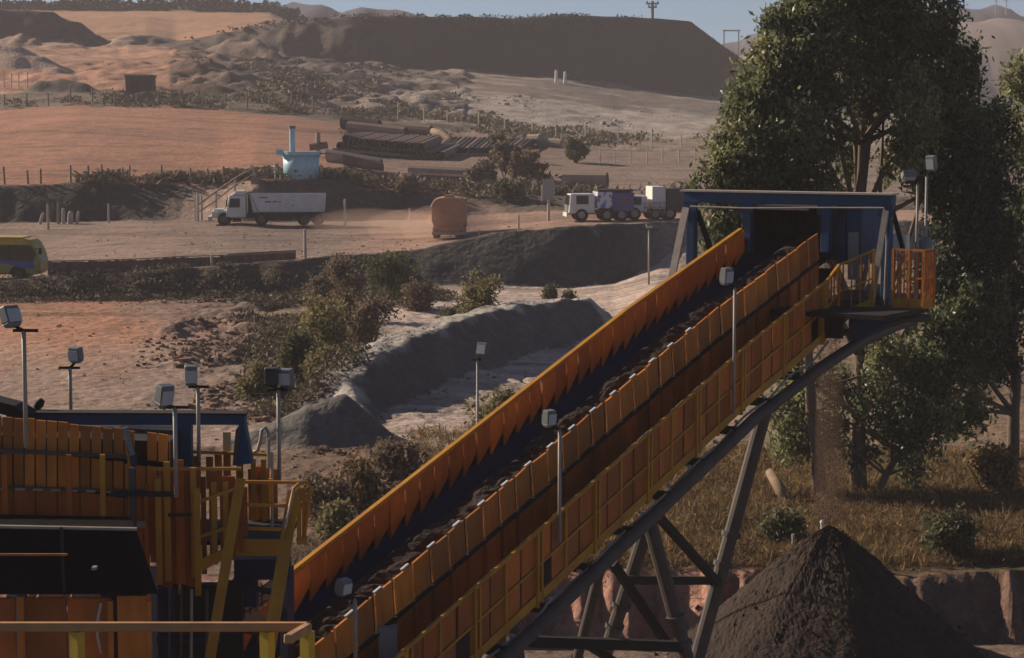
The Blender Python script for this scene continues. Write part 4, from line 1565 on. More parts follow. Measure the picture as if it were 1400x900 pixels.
def board_row(name, x0, x1, step, off0, off1, d, m_, gap=1.6, tilt=.05, skip=()):
    mb = MB()
    x = x0
    while x < x1:
        if not any(a <= x < b for a, b in skip):
            e = min(x + step - gap, x1)
            j = random.uniform(-1.5, 1.5)
            t0, t1 = tY(x) + off0 + j, tY(e) + off0 + j
            b0, b1 = tY(x) * .6 + 231 + off1, tY(e) * .6 + 231 + off1
            a_, b_, c_, d_ = P(x, b0, d), P(e, b1, d), P(e, t1, d + tilt), P(x, t0, d + tilt)
            k = random.uniform(0, .03)
            mb.hexa([a_ + Vector((0, k, 0)), b_ + Vector((0, k, 0)), b_ + Vector((0, .04 + k, 0)), a_ + Vector((0, .04 + k, 0)), d_, c_, c_ + Vector((0, .04, 0)), d_ + Vector((0, .04, 0))])
        x += step
    return mb.build(name, m_, feed)


board_row('upper_boards', -255, 232, 15.2, 0, 44, DF + .35, M_ORANGE, 2.3, .08, skip=((176, 188),))
board_row('middle_boards', -255, 240, 15.2, 46, 92, DF + .15, M_ORANGE, 2.2, .02)
board_row('lower_boards', -255, 200, 30.4, 94, 146, DF + .1, M_ORANGE2, 1.5, .02)
mb = MB()
mb.bar(P(-255, 604, DF + .1), P(185, 625, DF + .1), .06, .05)
mb.bar(P(-255, 660, DF), P(200, 672, DF), .05, .04)
mb.build('board_rail', M_PIPE, feed)
mb = MB()
for x in range(-245, 190, 24):
    pbox(mb, x, 709 + x * .02, x + 12, 718 + x * .02, DF - .03, .05)
    pbox(mb, x + 2, 667 + x * .03, x + 15, 670 + x * .03, DF - .03, .03)
mb.build('pale_tabs', M_PALEP, feed)
for x in (-160, 4, 92, 138, 176):
    mb = MB()
    pbox(mb, x, 622, x + 5, 722, DF - .08, .05)
    mb.build('stanchion', M_ORANGE2 if x not in (138, 176) else M_YELLOW, feed)
mb = MB()   # body behind the boards
mb.hexa([P(-255, 760, DF + .5), P(232, 760, DF + .5), P(232, 760, DF + .5) + Vector((0, 1.7, 0)), P(-255, 760, DF + .5) + Vector((0, 1.7, 0)),
         P(-255, 585, DF + .5), P(232, 604, DF + .5), P(232, 604, DF + .5) + Vector((0, 1.7, 0)), P(-255, 585, DF + .5) + Vector((0, 1.7, 0))])
mb.build('trough', M_DARK, feed)
for x in (-200, -20, 150):
    mb = MB()
    b = P(x, 760, DF + 1)
    mb.bar((b.x, b.y, -.1), (b.x, b.y, b.z), .2, .2, DX)
    mb.build('support_leg', M_DARK, feed)

# blue frame over the feed end
bf = thing('blue_roof_frame', 'blue steel roof beam with columns above the orange boarded feed conveyor', 'steel frame', (P(250, 720, 30.6).x, 30.6, 0))
mb = MB()
mb.bar(P(20, 572, 30.6), P(336, 572, 30.6), .24, .17)
mb.build('roof_beam', M_BLUE, bf)
mb = MB()
mb.bar(P(18, 563, 30.6) , P(338, 564.5, 30.6), .34, .025)
mb.build('beam_cap', M_DARK, bf)
for x, hw in ((251, 10),):
    mb = MB()
    pbox(mb, x - hw, 578, x + hw, 800, 30.5, .2)
    a = P(x, 800, 30.6)
    mb.bar((a.x, 30.6, -.1), (a.x, 30.6, a.z), .2, .2, DX)
    mb.build('column', M_BLUE, bf)
mb = MB()
a = P(-240, 790, 30.6)
mb.bar((P(20, 572, 30.6).x, 30.62, -.1), P(20, 563, 30.6), .18, .18, DX)
mb.build('column', M_BLUE, bf)
mb = MB()
pquad(mb, [(327, 578), (334, 578), (344, 634), (318, 637)], 30.45, .28)
mb.build('tapered_column', M_BLUE, bf)
mb = MB()
pquad(mb, [(322, 588), (329, 579), (325, 630), (318, 636)], 30.4, .045)
mb.build('column_face', M_PIPE, bf)
mb = MB()
mb.tube([P(165, 583, 30.4), P(240, 584, 30.4)], .02, 8)
mb.build('conduit', M_PALEW, bf)
mb = MB()
pquad(mb, [(168, 588), (175, 586), (187, 625), (186, 640), (180, 640)], 28.9, .05)
mb.build('gusset', M_NAVY, bf)
mb = MB()
pquad(mb, [(166, 586), (174, 584), (184, 622), (178, 624)], 28.85, .045)
mb.build('gusset_edge', M_LAMPG, bf)
mb = MB()
pbox(mb, 177, 640, 184, 722, 28.75, .06)
mb.build('hanger', M_PIPE, bf)
mb = MB()
prof = [(-60, 542), (-10, 547), (20, 555), (42, 568)]
for (x0, y0), (x1, y1) in zip(prof[:-1], prof[1:]):
    a, b = P(x0, y0, 30.2), P(x1, y1, 30.2)
    mb.hexa([a - UP * .18, b - UP * .18, b - UP * .18 + Vector((0, .5, 0)), a - UP * .18 + Vector((0, .5, 0)), a, b, b + Vector((0, .5, 0)), a + Vector((0, .5, 0))])
mb.build('curved_cover', M_DARK, bf)
mb = MB()
a = P(54, 552, 30.8)
mb.tube([a - UP * .28, a - UP * .06], .02, 6)
mb.tube([a - UP * .07 - Vector((.06, 0, 0)), a, a + UP * .06 + Vector((.05, 0, 0))], [.05, .075, .04], 10)
wr = mb.build('warning_beacon', M_BLACK, loc=a, smooth=True)
tag(wr, 'small black beacon sticking up behind the blue beam near the left', 'beacon')
mb = MB()
pbox(mb, 305, 591, 315, 618, 31.0, .05)
pl = thing('cream_panel', 'small cream panel board on a post beside the tapered blue column', 'panel', (P(310, 640, 31).x, 31.02, P(310, 645, 31).z))
mb.build('board', M_TANBOX, pl)
mb = MB()
pbox(mb, 309, 618, 311.5, 648, 31.02, .03)
mb.build('post', M_GALV, pl)

# dark hopper in front
hop = thing('feed_hopper', 'black steel hopper with a pale top edge above rusty orange panels', 'hopper', (P(80, 760, 27).x, 27.5, 0))
mb = MB()
t0, t1, t2, t3 = P(-260, 716, 27.4), P(186, 724, 27.4), P(216, 812, 26.6), P(-260, 814, 26.6)
bk = Vector((-.36, 1.3, 0))
mb.hexa([t3, t2, t2 + bk, t3 + bk, t0, t1, t1 + bk * .7, t0 + bk * .7])
mb.build('hopper_wall', M_HOP, hop)
mb = MB()
mb.bar(P(-260, 715, 27.38), P(187, 723.5, 27.38), .07, .035)
mb.build('top_lip', M_GALV, hop)
for x in (-60, 84):
    mb = MB()
    a_, b_ = P(x, 722, 27.36), P(x + 4, 812, 26.56)
    mb.bar(a_, b_, .05, .04, Vector((1, 0, 0)))
    mb.build('stiffener', M_DARK, hop)
mb = MB()
mb.bar(P(-260, 758.5, 26.95), P(92, 758.5, 26.95), .035, .028)
mb.build('rust_strip', M_ORANGE2, hop)
mb = MB()
pbox(mb, 125, 776, 131, 780, 26.6, .12)
mb.build('hook', M_GALV, hop)
mb = MB()
for x in (-240, -170, -100, -36, 34, 95):
    pbox(mb, x, 818, x + 56, 960, 26.9 + random.uniform(0, .06), .05)
mb.build('lower_panel', M_ORANGE2, hop)
for x in (-180, -108, 26):
    mb = MB()
    pbox(mb, x, 816, x + 6, 970, 26.78, .08)
    mb.build('panel_rib', M_ORANGE, hop)
mb = MB()
pbox(mb, 163, 815, 200, 980, 26.7, .3)
mb.build('corner_panel', M_ORANGE, hop)
mb = MB()
pbox(mb, 203, 822, 206, 985, 26.68, .05)
pbox(mb, 150, 822, 154, 985, 26.7, .05)
mb.build('angle_iron', M_ORANGE, hop)
mb = MB()
a = P(186, 980, 26.9)
for px in (-230, -30, 180):
    b = P(px, 950, 27.2)
    mb.bar((b.x, b.y, -.1), (b.x, b.y, b.z + .6), .2, .2, DX)
mb.build('support_leg', M_DARK, hop)
mb = MB()
mb.tube([P(138, 825, 26.6), P(134, 845, 26.55), P(133, 870, 26.5), P(138, 893, 26.55)], .018, 6)
mb.tube([P(143, 852, 26.55), P(137, 850, 26.55)], .014, 6)
hz_ = mb.build('hose', M_PALEW, loc=P(138, 825, 26.6), smooth=True)
tag(hz_, 'thin pale hose hanging down in front of the hopper panels', 'hose')

# blue drive steelwork between hopper and stairs
dr = thing('blue_steelwork', 'shaded blue steel frame with pipes between the hopper and the yellow stair', 'steel frame', (P(265, 860, 28.5).x, 28.8, 0))
mb = MB()
pbox(mb, 218, 806, 236, 1000, 28.6, .15)
mb.build('column', M_NAVY, dr)
mb = MB()
pbox(mb, 236, 800, 330, 1000, 29.6, .2)
mb.build('void_backing', M_DARK, dr)  # added dark sheet standing for the shaded void behind the pipes
mb = MB()
pbox(mb, 320, 765, 395, 793, 30.2, .3)
pbox(mb, 318, 793, 350, 830, 30.4, .3)
mb.build('drive_guard', M_NAVY, dr)
for x in (232, 248, 262, 283):
    mb = MB()
    mb.tube([P(x, 800 + (x % 7) * 2, 28.45), P(x - 1, 990, 28.45)], .022, 8)
    mb.build('pipe', M_PIPE if x != 262 else M_GALV, dr)
mb = MB()
pbox(mb, 214, 872, 300, 880, 28.5, .12)
mb.build('cross_beam', M_NAVY, dr)
mb = MB()
for k in range(5):
    mb.bar(P(326 + k * 8, 818 - k * 5, 31), P(326 + k * 8, 850 - k * 5, 31), .02, .02)
for k in range(3):
    mb.bar(P(322, 822 + k * 11, 31), P(366, 798 + k * 11, 31), .02, .02)
mb.build('mesh_guard', M_DARK, dr)
mb = MB()
pquad(mb, [(322, 828), (372, 790), (385, 800), (378, 840), (332, 858)], 31.3, .03)
mb.build('pale_guard_plate', M_PALEP, dr)
mb = MB()
pquad(mb, [(355, 833), (385, 812), (387, 822), (358, 845)], 30.9, .05)
mb.build('guard_edge', M_ORANGE, dr)
mb = MB()
a, b = P(300, 640, 28.9), P(300, 990, 28.9)
b = P(265, 800, 29.4)

# access platform with stair
pf = thing('access_platform', 'yellow access platform with upright handrail posts beside the stair', 'platform', (P(330, 760, 29.8).x, 30.2, 0))
mb = MB()
pbox(mb, 318, 738, 388, 760, 29.2, .05)
mb.build('fascia', M_YELLOW, pf)
mb = MB()
a, b = P(210, 772, 29.3), P(392, 740, 29.3)
mb.hexa([(a.x, 29.3, b.z - .06), (b.x, 29.3, b.z - .06), (b.x, 31, b.z - .06), (a.x, 31, b.z - .06), (a.x, 29.3, b.z), (b.x, 29.3, b.z), (b.x, 31, b.z), (a.x, 31, b.z)])
mb.build('deck', M_DARK, pf)
for x, y in ((216, 800), (392, 800)):
    b = P(x, y, 30.8)
    mb = MB()
    mb.bar((b.x, b.y, -.1), (b.x, b.y, b.z + .3), .16, .16, DX)
    mb.build('support_leg', M_NAVY, pf)
# front screen of orange boards at mixed heights
mb = MB()
x = 188
while x < 334:
    wd = random.choice((5, 7, 9))
    bt = np.interp(x, [188, 225, 262, 300, 330], [760, 800, 795, 775, 745]) + random.uniform(-14, 14)
    tp = np.interp(x, [188, 240, 262, 330], [672, 630, 640, 660]) + random.uniform(-5, 10)
    pbox(mb, x, tp, x + wd, bt, 29.0 + random.uniform(0, .25), .03)
    x += wd + random.choice((1, 3, 6))
mb.build('screen_boards', M_ORANGE2, pf)
mb = MB()
x = 212
while x < 325:
    pbox(mb, x, 624 + random.uniform(-3, 3), x + 9, 672 + random.uniform(-4, 8), 30.9 + random.uniform(0, .1), .03)
    x += random.choice((12, 17))
x = 340
while x < 374:
    pbox(mb, x, 640 + random.uniform(-3, 3), x + 6, 734, 30.9 + random.uniform(0, .1), .03)
    x += 11
mb.build('rear_boards', M_ORANGE, pf)
for x, y0, y1, d in ((214, 655, 800, 28.8), (226, 632, 795, 28.85), (262, 640, 790, 28.9), (267, 668, 815, 28.7), (290, 660, 770, 28.9), (306, 660, 765, 28.9), (322, 655, 745, 29.1),
                     (344, 628, 740, 30.8), (358, 628, 740, 30.8), (367, 655, 690, 29.2)):
    mb = MB()
    pbox(mb, x, y0, x + 5.5, y1, d, .055)
    mb.build('post', M_YELLOW, pf)
mb = MB()
for (x0, y0, x1, y1, d) in ((204, 641, 330, 641, 29.0), (262, 690, 322, 668, 28.85), (262, 738, 326, 716, 28.85), (330, 659, 412, 660, 29.1), (262, 618, 366, 622, 30.8), (330, 690, 405, 692, 29.1), (150, 674, 240, 675, 28.7), (318, 722, 390, 724, 29.1)):
    mb = MB()
    mb.bar(P(x0, y0, d), P(x1, y1, d), .045, .045)
    mb.build('rail', M_YELLOW, pf)
mb = MB()
mb.bar(P(152, 675, 28.65), P(242, 676, 28.65), .16, .05)
mb.bar(P(230, 704, 28.65), P(262, 704, 28.65), .05, .04)
mb.build('shelf', M_DARK, pf)
mb = MB()
pquad(mb, [(268, 768), (318, 744), (318, 758), (268, 786)], 28.75, .03)
mb.build('toe_board', M_YELLOW, pf)
mb = MB()
for x, y0, y1 in ((246, 690, 812), (372, 618, 726), (367, 600, 640)):
    mb.tube([P(x, y0, 29.6), P(x, y1, 29.6)], .02, 8)
mb.build('conduit', M_GALV, pf)
mb = MB()
mb.tube([P(347, 618, 31), P(352, 617, 31), P(357, 600, 31), P(358, 588, 31), P(363, 585, 31), P(367, 592, 31), P(367, 640, 31)], .03, 8)
hk = thing('vent_pipe', 'thin grey hooked vent pipe behind the yellow handrail', 'pipe', P(367, 640, 31))
mb.build('pipe_run', M_GALV, hk, smooth=True)

st = thing('yellow_stair', 'steep yellow stair with broad stringers and looped handrails', 'stair', (P(345, 880, 28.2).x, 28.2, 0))


def stringer(x0, y0, d0, x1, y1, d1, wdt):
    a, b = P(x0, y0, d0), P(x1, y1, d1)
    t = (a.z + .05) / (a.z - b.z)
    b = a.lerp(b, t)
    mb = MB()
    mb.bar(a, b, .05, wdt, Vector((1, 0, 0)))
    mb.build('stringer', M_YELLOW, st)
    return a, b


a0, b0 = stringer(329, 655, 29.0, 288, 895, 27.6, .14)
a1, b1 = stringer(402, 672, 29.0, 372, 860, 27.8, .18)
n = 14
for k in range(2, n):
    t = k / n
    mb = MB()
    mb.bar(a0.lerp(b0, t) + UP * -.3, a1.lerp(b1, t) + UP * -.3, .2, .035)
    mb.build('tread', M_DARK, st)
mb = MB()
a, b = P(402, 668, 28.9), P(385, 740, 28.5)
mb.tube([b, a, a + Vector((.06, .1, .05)), a + Vector((.16, .3, .04)), a + Vector((.2, .35, -.05)), P(416, 735, 29.3)], .026, 8)
mb.build('loop_handrail', M_YELLOW, st, smooth=True)
mb = MB()
for x in (406, 413):
    pbox(mb, x, 668, x + 5, 745, 29.3, .05)
mb.build('newel_post', M_YELLOW, st)
mb = MB()
mb.tube([P(401, 668, 28.85), P(390, 722, 28.5)], .016, 8)
mb.build('pale_edge', M_PALEW, st)  # thin pale strip beside the stair handrail

# front hand rail on a foreground catwalk
DC = 10.2
fr = thing('front_handrail', 'worn yellow square handrail across the bottom left corner of the view', 'handrail', (P(200, 900, DC).x, DC, P(0, 900, DC).z - 1.0))
zr = P(0, 857, DC).z
xe = P(421, 857, DC).x
mb = MB()
mb.bar((-4.2, DC, zr), (xe + .0, DC, zr), .045, .045)
mb.bar((xe, DC - .02, zr), P(394, 874, DC - .55), .045, .045)
mb.build('top_rail', mat('worn_top_rail', (.42, .22, .085), .55, .35, 6, dust=.6, dustcol=(.34, .22, .13)), fr, bevel=.006)
for px in (-330, -110, 105, 365, 420):
    x = P(px, 870, DC).x
    mb = MB()
    mb.bar((x, DC + .003, zr - 1.15), (x, DC + .003, zr - .024), .058, .05, DX)
    mb.build('post', mat('rail_post_yellow', (.50, .33, .035), .55, .25, 8, dust=.35, dustcol=(.3, .2, .08)) if 'rail_post_yellow' not in MATS else MATS['rail_post_yellow'], fr)
mb = MB()
mb.bar((-4.2, DC, zr - .6), (xe, DC, zr - .6), .035, .035)
mb.build('mid_rail', M_YELLOW, fr)
cw = thing('catwalk', 'steel catwalk floor that carries the front yellow handrail', 'catwalk', (-2.4, DC - .5, 0))
mb = MB()
mb.box((-2.55, DC - .5, zr - 1.18), 3.4, 1.2, .06)
mb.build('deck', M_DARK, cw)
for x in (-4.1, -1.05):
    mb = MB()
    mb.bar((x, DC - .5, -.1), (x, DC - .5, zr - 1.21), .15, .15, DX)
    mb.build('support_leg', M_DARK, cw)

# ------------------------------------------------------------------ vehicles
def wheel_parts(root, c, axis, r, wd, m_rim):
    a = Vector(axis).normalized()
    mb = MB()
    mb.tube([c - a * wd / 2, c - a * wd * .42, c + a * wd * .42, c + a * wd / 2], [r * .9, r, r, r * .9], 20)
    wh = mb.build('wheel', M_BLACK, root)
    mb = MB()
    mb.tube([c - a * (wd / 2 + .02), c - a * (wd / 2 - .02)], r * .55, 14)
    mb.build('rim', m_rim, wh)
    return wh


def local(o, yaw):
    X = Vector((math.cos(yaw), math.sin(yaw), 0))
    Y = Vector((-math.sin(yaw), math.cos(yaw), 0))
    return lambda x, y, z: Vector(o) + X * x + Y * y + UP * z, X, Y


# white tipper facing left
o = P(365, 312, 160)
o = Vector((o.x, o.y, gz(o.x, o.y)))
tr = thing('tipper_truck', 'white bonneted truck with a long pale dump body facing left', 'truck', o)
LT, TX, TY = local(o, R(4))


def lbox(L_, name, x0, x1, y0, y1, z0, z1, m_, par, bev=0, taper=None):
    mb = MB()
    tx = taper or (0, 0)
    mb.hexa([L_(x0, y0, z0), L_(x1, y0, z0), L_(x1, y1, z0), L_(x0, y1, z0),
             L_(x0 + tx[0], y0, z1), L_(x1 + tx[1], y0, z1), L_(x1 + tx[1], y1, z1), L_(x0 + tx[0], y1, z1)])
    return mb.build(name, m_, par, bevel=bev)


HW = 1.2
lbox(LT, 'chassis', -3.4, 4.3, -.5, .5, .55, .95, M_DARK, tr)
lbox(LT, 'hood', -4.35, -3.2, -HW * .8, HW * .8, .62, 1.28, M_WHITE, tr, .08, (.28, 0))
lbox(LT, 'bumper', -4.55, -4.3, -HW * .95, HW * .95, .35, .72, M_WHITE, tr, .05)
cab = lbox(LT, 'cab', -3.2, -1.55, -HW, HW, .62, 2.35, M_WHITE, tr, .08, (.32, 0))
lbox(LT, 'roof_fairing', -2.7, -1.6, -HW * .9, HW * .9, 2.36, 2.68, M_WHITE, cab, .08, (.35, 0))
mb = MB()
mb.prism([(LT(x, 0, z) - LT(0, 0, 0)) for x, z in ((-2.85, 1.42), (-2.0, 1.42), (-2.0, 2.12), (-2.72, 2.12))], LT(0, -HW - .012, 0), LT(0, -HW + .01, 0))
mb.build('side_window', M_GLASS, cab)
mb = MB()
mb.hexa([LT(-3.13, -HW * .85, 1.45), LT(-3.13, HW * .85, 1.45), LT(-3.0, HW * .85, 1.45), LT(-3.0, -HW * .85, 1.45), LT(-2.96, -HW * .85, 2.25), LT(-2.96, HW * .85, 2.25), LT(-2.85, HW * .85, 2.25), LT(-2.85, -HW * .85, 2.25)])
mb.build('windscreen', M_GLASS, cab)
lbox(LT, 'mirror', -3.05, -2.95, -HW - .3, -HW - .1, 1.5, 2.0, M_DARK, cab)
lbox(LT, 'step', -2.6, -1.9, -HW - .02, -HW + .2, .3, .6, M_DARK, tr)
lbox(LT, 'hoist_ram', -1.42, -1.2, -.5, .5, .9, 2.6, M_DARK, tr)
mb = MB()
mb.bar(LT(-1.35, -HW, 2.65), LT(-.55, -HW, 1.0), .25, .12)
mb.build('body_strut', M_PALEW, tr)
body = lbox(LT, 'dump_body', -.95, 4.5, -HW, HW, 1.05, 2.45, M_TARP, tr, .03, (-.35, .1))
lbox(LT, 'body_rim', -1.32, 4.62, -HW - .04, -HW + .06, 2.41, 2.53, M_WHITE, body)
for x in (.4, 1.8, 3.2):
    lbox(LT, 'body_rib', x, x + .09, -HW - .04, -HW - .002, 1.1, 2.4, M_TARP, body)
mb = MB()
for x0, x1, z0, z1 in ((-.55, .15, 2.13, 2.23), (-.1, .35, 1.78, 1.90), (.5, .85, 1.80, 1.92), (.95, 1.15, 1.78, 1.9), (2.0, 2.12, 1.5, 1.6)):
    mb.hexa([LT(x0, -HW - .03, z0), LT(x1, -HW - .03, z0 + .03), LT(x1, -HW - .015, z0 + .03), LT(x0, -HW - .015, z0), LT(x0 + .06, -HW - .03, z1), LT(x1 + .05, -HW - .03, z1), LT(x1 + .05, -HW - .015, z1), LT(x0 + .06, -HW - .015, z1)])
mb.build('faded_marks', M_PURPLE, body)
lbox(LT, 'side_guard', .2, 2.0, -HW + .05, -HW + .2, .45, .95, M_DARK, tr)
for x in (-3.25, -.35, 2.9, 4.0):
    for y in (-HW + .15, HW - .15):
        wheel_parts(tr, LT(x, y, .5), TY, .5, .3, M_PIPE)
lbox(LT, 'mudguard', -3.85, -2.68, -HW * .98, -HW * .7, 1.0, 1.16, M_WHITE, tr, .04)
for y in (-.75, .75):
    lbox(LT, 'headlight', -4.2, -4.08, y - .2, y + .2, .85, 1.08, M_LENS, tr, .02)

# dusty orange tanker seen from behind
o = P(615, 331, 143)
o = Vector((o.x, o.y, gz(o.x, o.y)))
wt = thing('water_tanker', 'dusty orange tanker truck seen from behind in its own dust', 'truck', o)
LT, TX, TY = local(o, R(90.5))
mb = MB()
prof = [(1.18 * math.copysign(abs(math.cos(a)) ** .55, math.cos(a)), 1.72 + 1.06 * math.copysign(abs(math.sin(a)) ** .6, math.sin(a))) for a in np.linspace(0, 2 * PI, 28)[:-1]]
mb.prism([(LT(0, y, z) - LT(0, 0, 0)) for y, z in prof], LT(-3.0, 0, 0), LT(2.2, 0, 0))
tk = mb.build('tank', M_DUSTOR, wt)
mb = MB()
ring = [LT(-3.02, y * 1.0, 1.72 + (z - 1.72) * 1.0) for y, z in prof[1:15]]
mb.tube(ring, .07, 6)
mb.build('tank_rim', M_PALEP, tk)
lbox(LT, 'rear_frame', -3.2, -2.9, -1.1, 1.1, .45, .8, M_DUSTOR, wt)
lbox(LT, 'bumper', -3.35, -3.2, -1.15, 1.15, .3, .5, M_PALEP, wt)
lbox(LT, 'manhole', -1.0, -.3, -.35, .35, 2.75, 2.95, M_DUSTOR, tk)
lbox(LT, 'chassis', -2.9, 4.2, -.5, .5, .5, .72, M_DARK, wt)
cb_ = lbox(LT, 'cab', 2.5, 4.4, -1.15, 1.15, .6, 2.6, M_DUSTOR, wt, .06, (0, -.2))
lbox(LT, 'windscreen', 4.29, 4.4, -1.0, 1.0, 1.5, 2.3, M_GLASS, cb_)
for y in (-.85, .85):
    lbox(LT, 'tail_light', -3.38, -3.352, y - .12, y + .12, .52, .64, M_RED, wt)
    for x in (-2.3, -1.2, 3.4):
        wheel_parts(wt, LT(x, y, .5), TY, .5, .45, M_PALEP)
# dust clouds round the tanker: closed volumes
mdv = bpy.data.materials.new('road_dust')
mdv.use_nodes = True
mdv.node_tree.nodes.clear()
oo = mdv.node_tree.nodes.new('ShaderNodeOutputMaterial')
pv = mdv.node_tree.nodes.new('ShaderNodeVolumePrincipled')
pv.inputs['Color'].default_value = (.85, .62, .50, 1)
pv.inputs['Density'].default_value = .14
mdv.node_tree.links.new(pv.outputs[0], oo.inputs['Volume'])
mb = MB()
for (px, py, d, rx, rz) in ((612, 322, 140.5, 3.4, 1.5), (640, 318, 146, 3.0, 1.6), (575, 322, 144, 4.2, 1.3), (520, 318, 150, 5, 1.2)):
    c = P(px, py, d)
    c.z = max(c.z, gz(c.x, c.y) + rz * .6)
    n0 = len(mb.v)
    for i in range(7):
        a = -PI / 2 + PI * i / 6
        for j in range(14):
            b = 2 * PI * j / 14
            k = 1 + .18 * float(vnoise(i * .9 + px, j * .7, 500))
            mb.v.append((c.x + rx * k * math.cos(a) * math.cos(b), c.y + 1.4 * k * math.cos(a) * math.sin(b), c.z + rz * k * math.sin(a)))
    for i in range(6):
        for j in range(14):
            mb.f.append((n0 + i * 14 + j, n0 + i * 14 + (j + 1) % 14, n0 + (i + 1) * 14 + (j + 1) % 14, n0 + (i + 1) * 14 + j))
tag(mb.build('road_dust', mdv, smooth=True), 'orange dust raised behind the tanker on the yard road', 'dust', kind='stuff')


def lorry(label, px, py, d, yaw, cabm, cargo, length, h, px_mirror=False):
    o = P(px, py, d)
    o = Vector((o.x, o.y, gz(o.x, o.y)))
    t = thing('lorry', label, 'truck', o, None)
    L_, _, Y_ = local(o, yaw)
    lbox(L_, 'chassis', -length / 2, length / 2, -.45, .45, .5, .8, M_RED, t)
    c = lbox(L_, 'cab', -length / 2, -length / 2 + 1.9, -1.15, 1.15, .6, h - .25, cabm, t, .06, (.12, 0))
    lbox(L_, 'side_window', -length / 2 + .55, -length / 2 + 1.45, -1.165, -1.13, h * .56, h * .84, M_GLASS, c)
    lbox(L_, 'windscreen', -length / 2 - .01, -length / 2 + .1, -1.0, 1.0, h * .54, h * .85, M_GLASS, c, 0, (.12, .12))
    lbox(L_, 'grille', -length / 2 - .05, -length / 2 - .003, -.8, .8, .7, 1.2, M_LAMPG, c)
    lbox(L_, 'bumper', -length / 2 - .16, -length / 2 - .055, -1.15, 1.15, .35, .65, M_WHITE, t)
    for (x0, x1, z0, z1, mm, nm) in cargo:
        lbox(L_, nm, x0, x1, -1.2, 1.2, z0, z1, mm, t, .03)
    for x in (-length / 2 + .95, length / 2 - 2.1, length / 2 - 1.0):
        for y in (-1.0, 1.0):
            wheel_parts(t, L_(x, y, .48), Y_, .48, .32, M_PALEP)
    return t, L_


M_SPL2 = mat('blue_splashed_white', (.6, .6, .6), .5, .1, 2)
nt_ = M_SPL2.node_tree
nz_ = nt_.nodes.new('ShaderNodeTexNoise')
nz_.inputs['Scale'].default_value = 2.6
nz_.inputs['Detail'].default_value = 3
gt_ = nt_.nodes.new('ShaderNodeMapRange')
gt_.inputs['From Min'].default_value = .52
gt_.inputs['From Max'].default_value = .56
mx_ = nt_.nodes.new('ShaderNodeMix')
mx_.data_type = 'RGBA'
mx_.inputs['A'].default_value = (.62, .60, .60, 1)
mx_.inputs['B'].default_value = (.11, .13, .48, 1)
tc_ = nt_.nodes.new('ShaderNodeTexCoord')
nt_.links.new(tc_.outputs['Object'], nz_.inputs['Vector'])
nt_.links.new(nz_.outputs['Fac'], gt_.inputs['Value'])
nt_.links.new(gt_.outputs[0], mx_.inputs['Factor'])
nt_.links.new(mx_.outputs['Result'], nt_.nodes['Principled BSDF'].inputs['Base Color'])
t, L_ = lorry('white and navy cargo truck with a blue splashed side, left of the two trucks', 820, 302, 150.5, R(6), M_WHITE,
              [(-.35, .75, .95, 2.15, M_SPL2, 'splashed_box'), (.8, 2.35, .75, 2.1, M_PURPLE, 'navy_box')], 4.9, 2.25)
mb = MB()
for x in (1.15, 1.35, 1.5, 1.72, 1.9):
    mb.hexa([L_(x, -1.235, 1.3), L_(x + .1, -1.235, 1.3), L_(x + .1, -1.222, 1.3), L_(x, -1.222, 1.3), L_(x, -1.235, 1.62), L_(x + .1, -1.235, 1.62), L_(x + .1, -1.222, 1.62), L_(x, -1.222, 1.62)])
mb.build('red_marks', M_RED, t)
lbox(L_, 'roof_tarp', -.3, 2.3, -1.1, 1.1, 2.16, 2.3, M_DARK, t)
t, L_ = lorry('white truck with a tall pale box and brown rear, right of two trucks', 888, 300, 151.5, R(8), M_WHITE,
              [(-.05, .95, .8, 2.45, M_TARP, 'tall_box'), (1.05, 2.4, .7, 2.3, M_CABIN, 'rear_body')], 4.6, 2.0)
mb = MB()
for x in (-.6, -.25, .1, .5, .85):
    mb.bar(L_(x, -1.26, .55), L_(x, -1.26, 1.3), .05, .05)
for z in (.6, .95, 1.28):
    mb.bar(L_(-.7, -1.26, z), L_(.95, -1.26, z), .05, .05)
mb.build('side_rack', M_PALEP, t)

# yellow and blue minibus cut by the left edge
o = P(-4, 381, 121.4)
o = Vector((o.x, o.y, gz(o.x, o.y) - .02))
bs = thing('minibus', 'yellow and blue minibus with tinted windows at the left edge', 'minibus', o)
L_, X_, Y_ = local(o, R(-3))
prof = [(-3.0, .32), (2.62, .32), (2.86, .5), (2.88, 1.05), (2.72, 1.65), (2.5, 2.12), (2.25, 2.36), (1.9, 2.44), (-3.0, 2.44)]
mb = MB()
mb.prism([(L_(x, 0, z) - L_(0, 0, 0)) for x, z in prof], L_(0, -.95, 0), L_(0, .95, 0))
bd = mb.build('body', M_VOLIVE, bs, bevel=.06)


def bpan(name, pts, m_, out_=.012, y=-.95):
    mb = MB()
    mb.prism([(L_(x, 0, z) - L_(0, 0, 0)) for x, z in pts], L_(0, y - out_, 0), L_(0, y + .02, 0))
    return mb.build(name, m_, bs)


